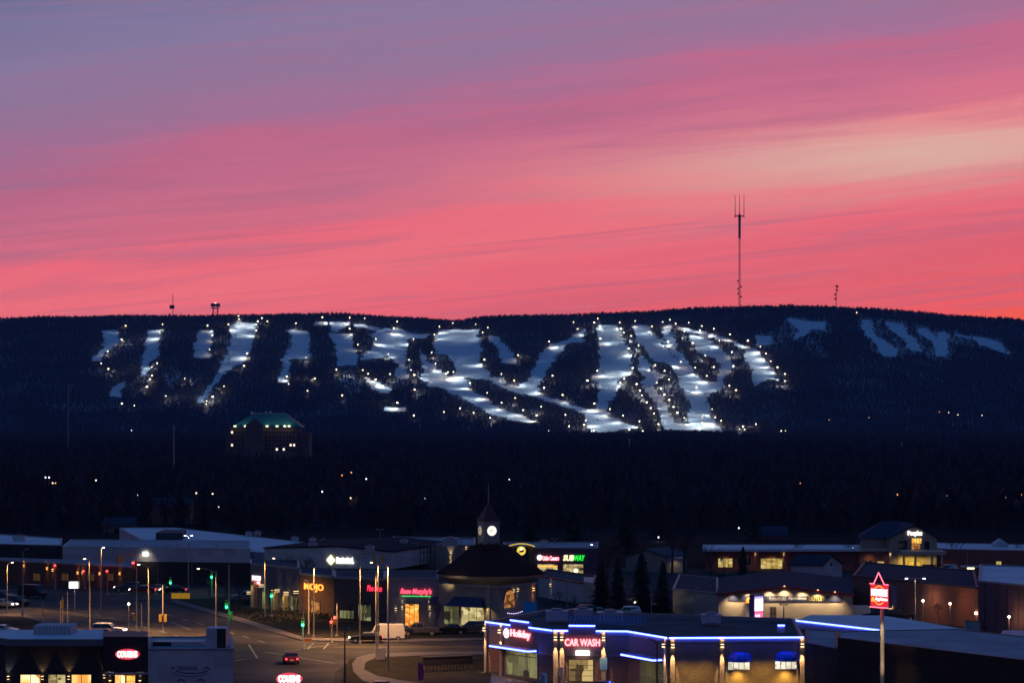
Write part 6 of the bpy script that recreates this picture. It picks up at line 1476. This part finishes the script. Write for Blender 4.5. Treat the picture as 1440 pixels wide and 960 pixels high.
t, x, zt = mast(243, hz_(243)-3, 414, 4980, .9, 'thin mast with a small lattice base at the left of the ridge', m=darkst)
MB().box(x-6, x+3, Y-2, Y+2, CZ+(HOR-434)/FP*Y, CZ+(HOR-429)/FP*Y).build('platform', darkst, t)
ot = thing('observation_tower', 'boxy observation tower with wide top platform on the ridge', 'tower', ((303-PX0)/FP*4980, 4980, hz_(303)-2))
x = (303-PX0)/FP*4980; zb, zt = hz_(303)-2, CZ+(HOR-427.5)/FP*4980
mb = MB()
for sx_ in (-5, 5):
    for sy_ in (-4, 4): mb.cyl((x+sx_, Y+sy_, zb), (x+sx_*.8, Y+sy_*.8, zt), .7, n=5)
for k in range(4): z0, z1 = zb+(zt-zb)*k/4, zb+(zt-zb)*(k+1)/4; mb.cyl((x-5, Y-4, z0), (x+5, Y-4, z1), .4, n=4); mb.cyl((x+5, Y-4, z0), (x-5, Y-4, z1), .4, n=4)
mb.build('frame', darkst, ot); zz = CZ+(HOR-433)/FP*Y; MB().box(x-8, x+8, Y-5, Y+5, zz-.6, zz+.6).build('lower_platform', darkst, ot)
for s in (-1, 1): MB().lathe([(1, -2), (4.2, -3), (5.0, 2.5), (2, 3.4)], (x+s*4.6, Y, zt-2), 8).build('tank', darkst, ot)
MB().lathe([(.3, -.8), (.9, 0), (.3, .8)], (x, Y, zt+2.2), 8).build('beacon', E['flood'], ot)
# lodge and small lights on the right hilltop
lo = thing('hilltop_lodge', 'small hilltop lodge at the head of the unlit runs', 'building', (*hit(1214, 447)[:2], 0))
x, y, z = hit(1214, 447); lo.location.z = z; OFF[lo.name] = (x, y, z)
MB().box(x-9, x+9, y, y+10, z-2, z+5).build('wall', M['tan'], lo); MB().add([(x-10, y-1, z+5), (x+10, y-1, z+5), (x+10, y+11, z+5), (x-10, y+11, z+5), (x-10, y+5, z+9), (x+10, y+5, z+9)], [(3,2,1,0),(0, 1, 5, 4), (2, 3, 4, 5), (0, 4, 3), (1, 2, 5)]).build('roof', M['dark'], lo)
MB().box(x-13.2, x-12.2, y-2, y-1, z-1, z+9).build('lamp_post', M['trim'], lo); MB().lathe([(.3, -1), (1.1, 0), (.3, 1)], (x-12.7, y-1.5, z+10), 8).build('lamp', lit('orange_beacon_glow', (1, .6, .3), 4), lo)
light('POINT', (x-12.7, y-3, z+10), 700, (1, .7, .5), lo, .5)
# chairlift
def lift(pts, label):
    tps = []
    for i, (px, py) in enumerate(pts):
        x, y, z = hit(px, py); t = thing('lift_tower', label, 'lift tower', (x, y, z), 'chairlift towers on the snow runs')
        MB().cyl((x, y, z-1), (x, y, z+9), .35, .25, 6).build('mast', M['trim'], t); MB().box(x-2.6, x+2.6, y-.2, y+.2, z+8.6, z+9.0).build('crossarm', M['trim'], t); tps.append((x, y, z+9))
    mb = MB(); c = thing('lift_cable', label.replace('tower', 'cable'), 'cable', tps[0])
    for a, b in zip(tps, tps[1:]): 
        for s in (-2.5, 2.5): mb = MB().cyl((a[0]+s, a[1], a[2]), (b[0]+s, b[1], b[2]), .09, n=3); mb.build('cable', M['black'], c)
lift([(846, 462), (848, 480), (849, 502), (850, 526), (849, 552)], 'chairlift tower on the tall middle run')
lift([(336, 455), (331, 475), (328, 492), (322, 512)], 'chairlift tower on the curving left run')
lift([(992, 560), (992, 575), (990, 588), (986, 600)], 'chairlift tower near the foot of the right runs')
# masts and poles in the dark plain
mast(96, 0, 538, 1900, .8, 'dim lattice mast in the woods at far left')
def pole_far(px, top, Y, label, r=.5):
    x = (px-PX0)/FP*Y; zt = CZ+(HOR-top)/FP*Y; t = thing('tall_pole', label, 'pole', (x, Y, 0)); MB().cyl((x, Y, 0), (x, Y, zt), r, r*.5, 8).build('shaft', M['metal'], t); MB().lathe([(.2, -1.2), (r*1.4, -1), (r*1.4, 1), (.2, 1.2)], (x, Y, zt-1.5), 8).build('antenna_ring', M['trim'], t)
pole_far(244.5, 597, 1150, 'pale slender pole rising above the dark woods left of the hotel', .42)
pole_far(885, 616, 1800, 'thin distant pole right of the hill foot lights', .5)
pole_far(1268, 622, 1800, 'thin faint pole in the dark plain at right', .5)
# hotel
ht = thing('hotel', 'dark hotel with floodlit teal green hip roof above the woods', 'building', ((375-PX0)/FP*1500, 1500, 0))
Yh = 1500; Hx = lambda px: (px-PX0)/FP*Yh; Hz = lambda py: CZ+(HOR-py)/FP*Yh
hwm = mat('brown_hotel_wall', (.17, .12, .11), .9, .2, .3)
MB().box(Hx(322), Hx(420), Yh, Yh+22, 0, Hz(601)).build('wall', hwm, ht); MB().box(Hx(316), Hx(434), Yh+3, Yh+25, 0, Hz(609)).build('wing_wall', hwm, ht)
e0, e1, rz0, rz1 = Hx(325), Hx(425), Hz(600.5), Hz(582)
MB().add([(e0, Yh-1, rz0), (e1, Yh-1, rz0), (e1, Yh+23, rz0), (e0, Yh+23, rz0), (Hx(353), Yh+9, rz1), (Hx(401), Yh+9, rz1), (Hx(401), Yh+13, rz1), (Hx(353), Yh+13, rz1)], [(3, 2, 1, 0), (0, 1, 5, 4), (1, 2, 6, 5), (2, 3, 7, 6), (3, 0, 4, 7), (4, 5, 6, 7)]).build('hip_roof', M['green_roof'], ht)
rg = MB(); rg.box(Hx(352), Hx(401), Yh+10.5, Yh+11.5, rz1+.01, rz1+.7); rg.build('roof_ridge', M['white'], ht)
for px in (352, 371, 378): MB().lathe([(.8, 0), (.9, .8), (.4, 1.6)], (Hx(px), Yh+11, rz1), 8).build('roof_vent', M['metal'], ht)
MB().add([(Hx(346), Yh-3, 0), (Hx(371), Yh-3, 0), (Hx(371), Yh-3, Hz(598)), (Hx(358), Yh-3, Hz(588)), (Hx(346), Yh-3, Hz(598)), (Hx(346), Yh+6, 0), (Hx(371), Yh+6, 0), (Hx(371), Yh+6, Hz(598)), (Hx(358), Yh+6, Hz(588)), (Hx(346), Yh+6, Hz(598))], [(0, 1, 2, 3, 4), (9, 8, 7, 6, 5), (0, 5, 6, 1), (1, 6, 7, 2), (2, 7, 8, 3), (3, 8, 9, 4), (4, 9, 5, 0)]).build('gable_wall', hwm, ht)
for px in (331, 345.5, 376, 390, 401, 407):
    z = Hz(598.5); MB().box(Hx(px)-.7, Hx(px)+.7, Yh-2.6, Yh-1.6, z-.6, z+.2).build('roof_floodlight', E['lime'], ht)
    light('SPOT', (Hx(px), Yh-2.8, z+.3), 1100, (.85, 1, .65), ht, .3, (Hx(px), Yh+5, z+5), 100, 1.)
FHt = Fac((Hx(316), Yh-.02), (Hx(434), Yh-.02))
for r_ in range(5):
    for c_ in range(20):
        px = 325+c_*4.85; py = 606+r_*6
        if 344 < px+2 < 373: continue
        on = (r_, c_) in ((0, 0), (3, 0), (2, 5), (4, 13), (3, 18), (3, 17), (4, 15)); a0, a1, z0, z1 = FHt.rect(px, py, px+2.6, py+3)
        g = MB(); FHt.box(g, a0, a1, z0, z1, .02, .12); g.build('window', lit('hotel_window_glow', (1, .85, .6), 1.6) if on else M['glass'], ht)
FH3 = Fac((Hx(316), Yh+2.96), (Hx(434), Yh+2.96))
# ================================================================ far lights in the dark plain
far_l = [(64, 671, 'cool'), (69, 671, 'cool'), (74, 679, 'warm'), (78, 679, 'sod'), (135, 675, 'warm'), (193, 696, 'cool'), (276, 693, 'warm'), (299, 694, 'warm'), (308, 712, 'cool'), (224, 723, 'sod'), (243, 713, 'cool'), (453, 691, 'cool'), (493, 700, 'warm'), (481, 668, 'sod'), (494, 664, 'sod'), (515, 673, 'cool'), (597, 701, 'cool'), (716, 674, 'cool'), (719, 655, 'cool'), (1125, 679, 'sod'), (1262, 695, 'sod'), (1280, 696, 'sod'), (1331, 697, 'sod'), (1346, 703, 'warm'), (1415, 700, 'warm'), (1437, 695, 'sod'), (1039, 742, 'cool'), (926, 755, 'cool'), (863, 651, 'sod'), (869, 651, 'sod'), (185, 605, 'cool'), (1321, 579, 'sod'), (1334, 580, 'warm'), (1347, 583, 'warm'), (1381, 584, 'warm'), (1222, 587, 'sod'), (1166, 590, 'sod'), (1040, 603, 'warm')]
wood_lights = []
names_f = {'cool': 'whitish', 'warm': 'warm white', 'sod': 'amber'}
for i, (px, py, c) in enumerate(far_l):
    Yl = 640 if py > 735 else (760 if py > 690 else (900 if py > 660 else (1500 if py > 640 else 3700)))
    x = (px-PX0)/FP*Yl; z = CZ+(HOR-py)/FP*Yl
    zg = 0.
    if Yl == 3700: x, Yl, zg = hit(px, py, 9.); z = zg+9
    wood_lights.append((px, Yl))
    t = thing('distant_lamp', f'{names_f[c]} lamp in the dark woods '+('left of the hotel' if px < 320 else 'between hotel and clock tower' if px < 690 else 'above the filling station' if px < 940 else 'behind the gabled bank at right')+('' if py < 690 else ', lower one'), 'lamp', (x, Yl, zg), 'lamps glimmering in the dark woods')
    s = min(3.4, Yl/760); MB().cyl((x, Yl, zg), (x, Yl, z-.2*s), .07*s, n=6).build('pole', M['black'], t); MB().lathe([(.08*s, -.22*s), (.24*s, 0), (.08*s, .22*s)], (x, Yl, z), 8).build('lamp_head', lit('far_'+c, {'cool': (.85, .9, 1), 'warm': (1, .8, .5), 'sod': (1, .35, .1)}[c], 3.2 if c != 'sod' else 1.6), t)
    if Yl < 1000: light('POINT', (x, Yl-1.6, z-.2), 45, {'cool': (.85, .9, 1), 'warm': (1, .75, .45), 'sod': (1, .4, .12)}[c], t, .2)
# small houses in the woods
def cottage(px, py, w, Yl, label):
    x = (px-PX0)/FP*Yl; zt = CZ+(HOR-py)/FP*Yl; t = thing('house', label, 'house', (x, Yl, 0), 'houses in the dark woods'); h = zt-2.2
    MB().box(x-w/2, x+w/2, Yl, Yl+8, 0, h).build('wall', M['brick'], t); MB().add([(x-w/2-.4, Yl-.4, h), (x+w/2+.4, Yl-.4, h), (x+w/2+.4, Yl+8.4, h), (x-w/2-.4, Yl+8.4, h), (x-w/2-.4, Yl+4, zt), (x+w/2+.4, Yl+4, zt)], [(3, 2, 1, 0), (0, 1, 5, 4), (2, 3, 4, 5), (0, 4, 3), (1, 2, 5)]).build('roof', MATS['slate_blue_roof'], t)
    MB().box(x-1, x+.2, Yl-.04, Yl+.04, h-2, h-.8).build('window', M['glass'], t); wood_lights.append((px, Yl))
cottage(166, 727, 8, 690, 'small dark house at the left woods edge')
cottage(238, 700, 12, 740, 'dark roofed house below the slender pole')
cottage(1082, 740, 9, 650, 'small bluish house roof behind the left bank wing')
# far road line
sheet('far_road', [(985, 667), (1440, 672), (1700, 675), (1700, 678), (1440, 674.5), (985, 669)], .3, M['concrete'])

# ================================================================ woods of the plain
def wood_band(y0, y1, sp, hmin, hmax, name, label, conif=.12, extra=0, z0=0.):
    n = 0; X = []; Yv = []
    y = y0
    while y < y1:
        hwid = y*.215+15; xs = np.arange(-hwid, hwid, sp)+rng.uniform(-.5, .5, len(np.arange(-hwid, hwid, sp)))*sp
        X.append(xs); Yv.append(y+rng.uniform(-.5, .5, len(xs))*sp); y += sp
    X = np.concatenate(X); Yv = np.concatenate(Yv); ok = np.ones(len(X), bool)
    pxx = 720+X/Yv*FP
    for lp_, ly in wood_lights: ok &= ~((np.abs(pxx-lp_) < (3 if ly < 1400 else 2.)+1500/Yv) & (Yv < ly+4))
    ok &= ~((pxx > 312) & (pxx < 438) & (Yv > 1380) & (Yv < 1530))
    ok &= ~((pxx > 980) & (Yv > 1180) & (Yv < 1500) & (rng.random(len(X)) < .8))
    X, Yv = X[ok], Yv[ok]; h = rng.uniform(hmin, hmax, len(X))+vnoise(X, Yv, 1/70, 9)*6; w = h*rng.uniform(.75, 1.1, len(X))
    kd = rng.integers(0, 4, len(X)); kd[rng.random(len(X)) < conif] = 4
    return merge_trees(name, M['farwood'], X, Yv, np.zeros(len(X))+z0, h, w, kd, label)
TREE2 = [tree_proto(s, 1., sp, 5) for s, sp in ((21, .95), (22, 1.05), (23, .85), (24, 1.1), (25, .9))]
CON2 = [conifer(31), conifer(32)]
rr_ = random.Random(5); cnt = 0
occupied = []
for row, Yw in enumerate((590, 610, 636, 662, 690)):
    half = Yw*.205; xw = -half
    while xw < half:
        x = xw+rr_.uniform(-2, 2); y = Yw+rr_.uniform(-8, 8); xw += rr_.uniform(8, 15); px = 720+x/y*FP
        if row < 2 and (px < 495 or 985 < px): continue
        if any(abs(px-a) < 4+1600/y*1.2 and y < ly+4 for a, ly in wood_lights): continue
        if abs(px-715) < 25 and row < 2: continue
        con = rr_.random() < .16
        t = copy_tree((CON2 if con else TREE2)[rr_.randrange(2 if con else 5)])
        h = rr_.uniform(9.5, 14.5)
        side = 'left of the clock tower' if px < 680 else ('behind the strip mall and conifers' if px < 960 else 'behind the gabled bank')
        place(t, (x, y, 0), rr_.uniform(0, 6.28), ('dark conifer' if con else 'dark bare tree')+' in the wood edge '+side, ('conifers' if con else 'bare trees')+' in the wood edge '+side, h/(1. if con else .93)); cnt += 1
print('edge trees', cnt)
for o in TREE2+CON2:
    for c in list(o.children): bpy.data.objects.remove(c)
    bpy.data.objects.remove(o)
wood_band(712, 1400, 7.5, 9, 13.5, 'near_wood', 'dark bare wood behind the shops')
wood_band(1400, 3940, 13, 9, 15, 'plain_wood', 'dark wood filling the plain up to the hill')
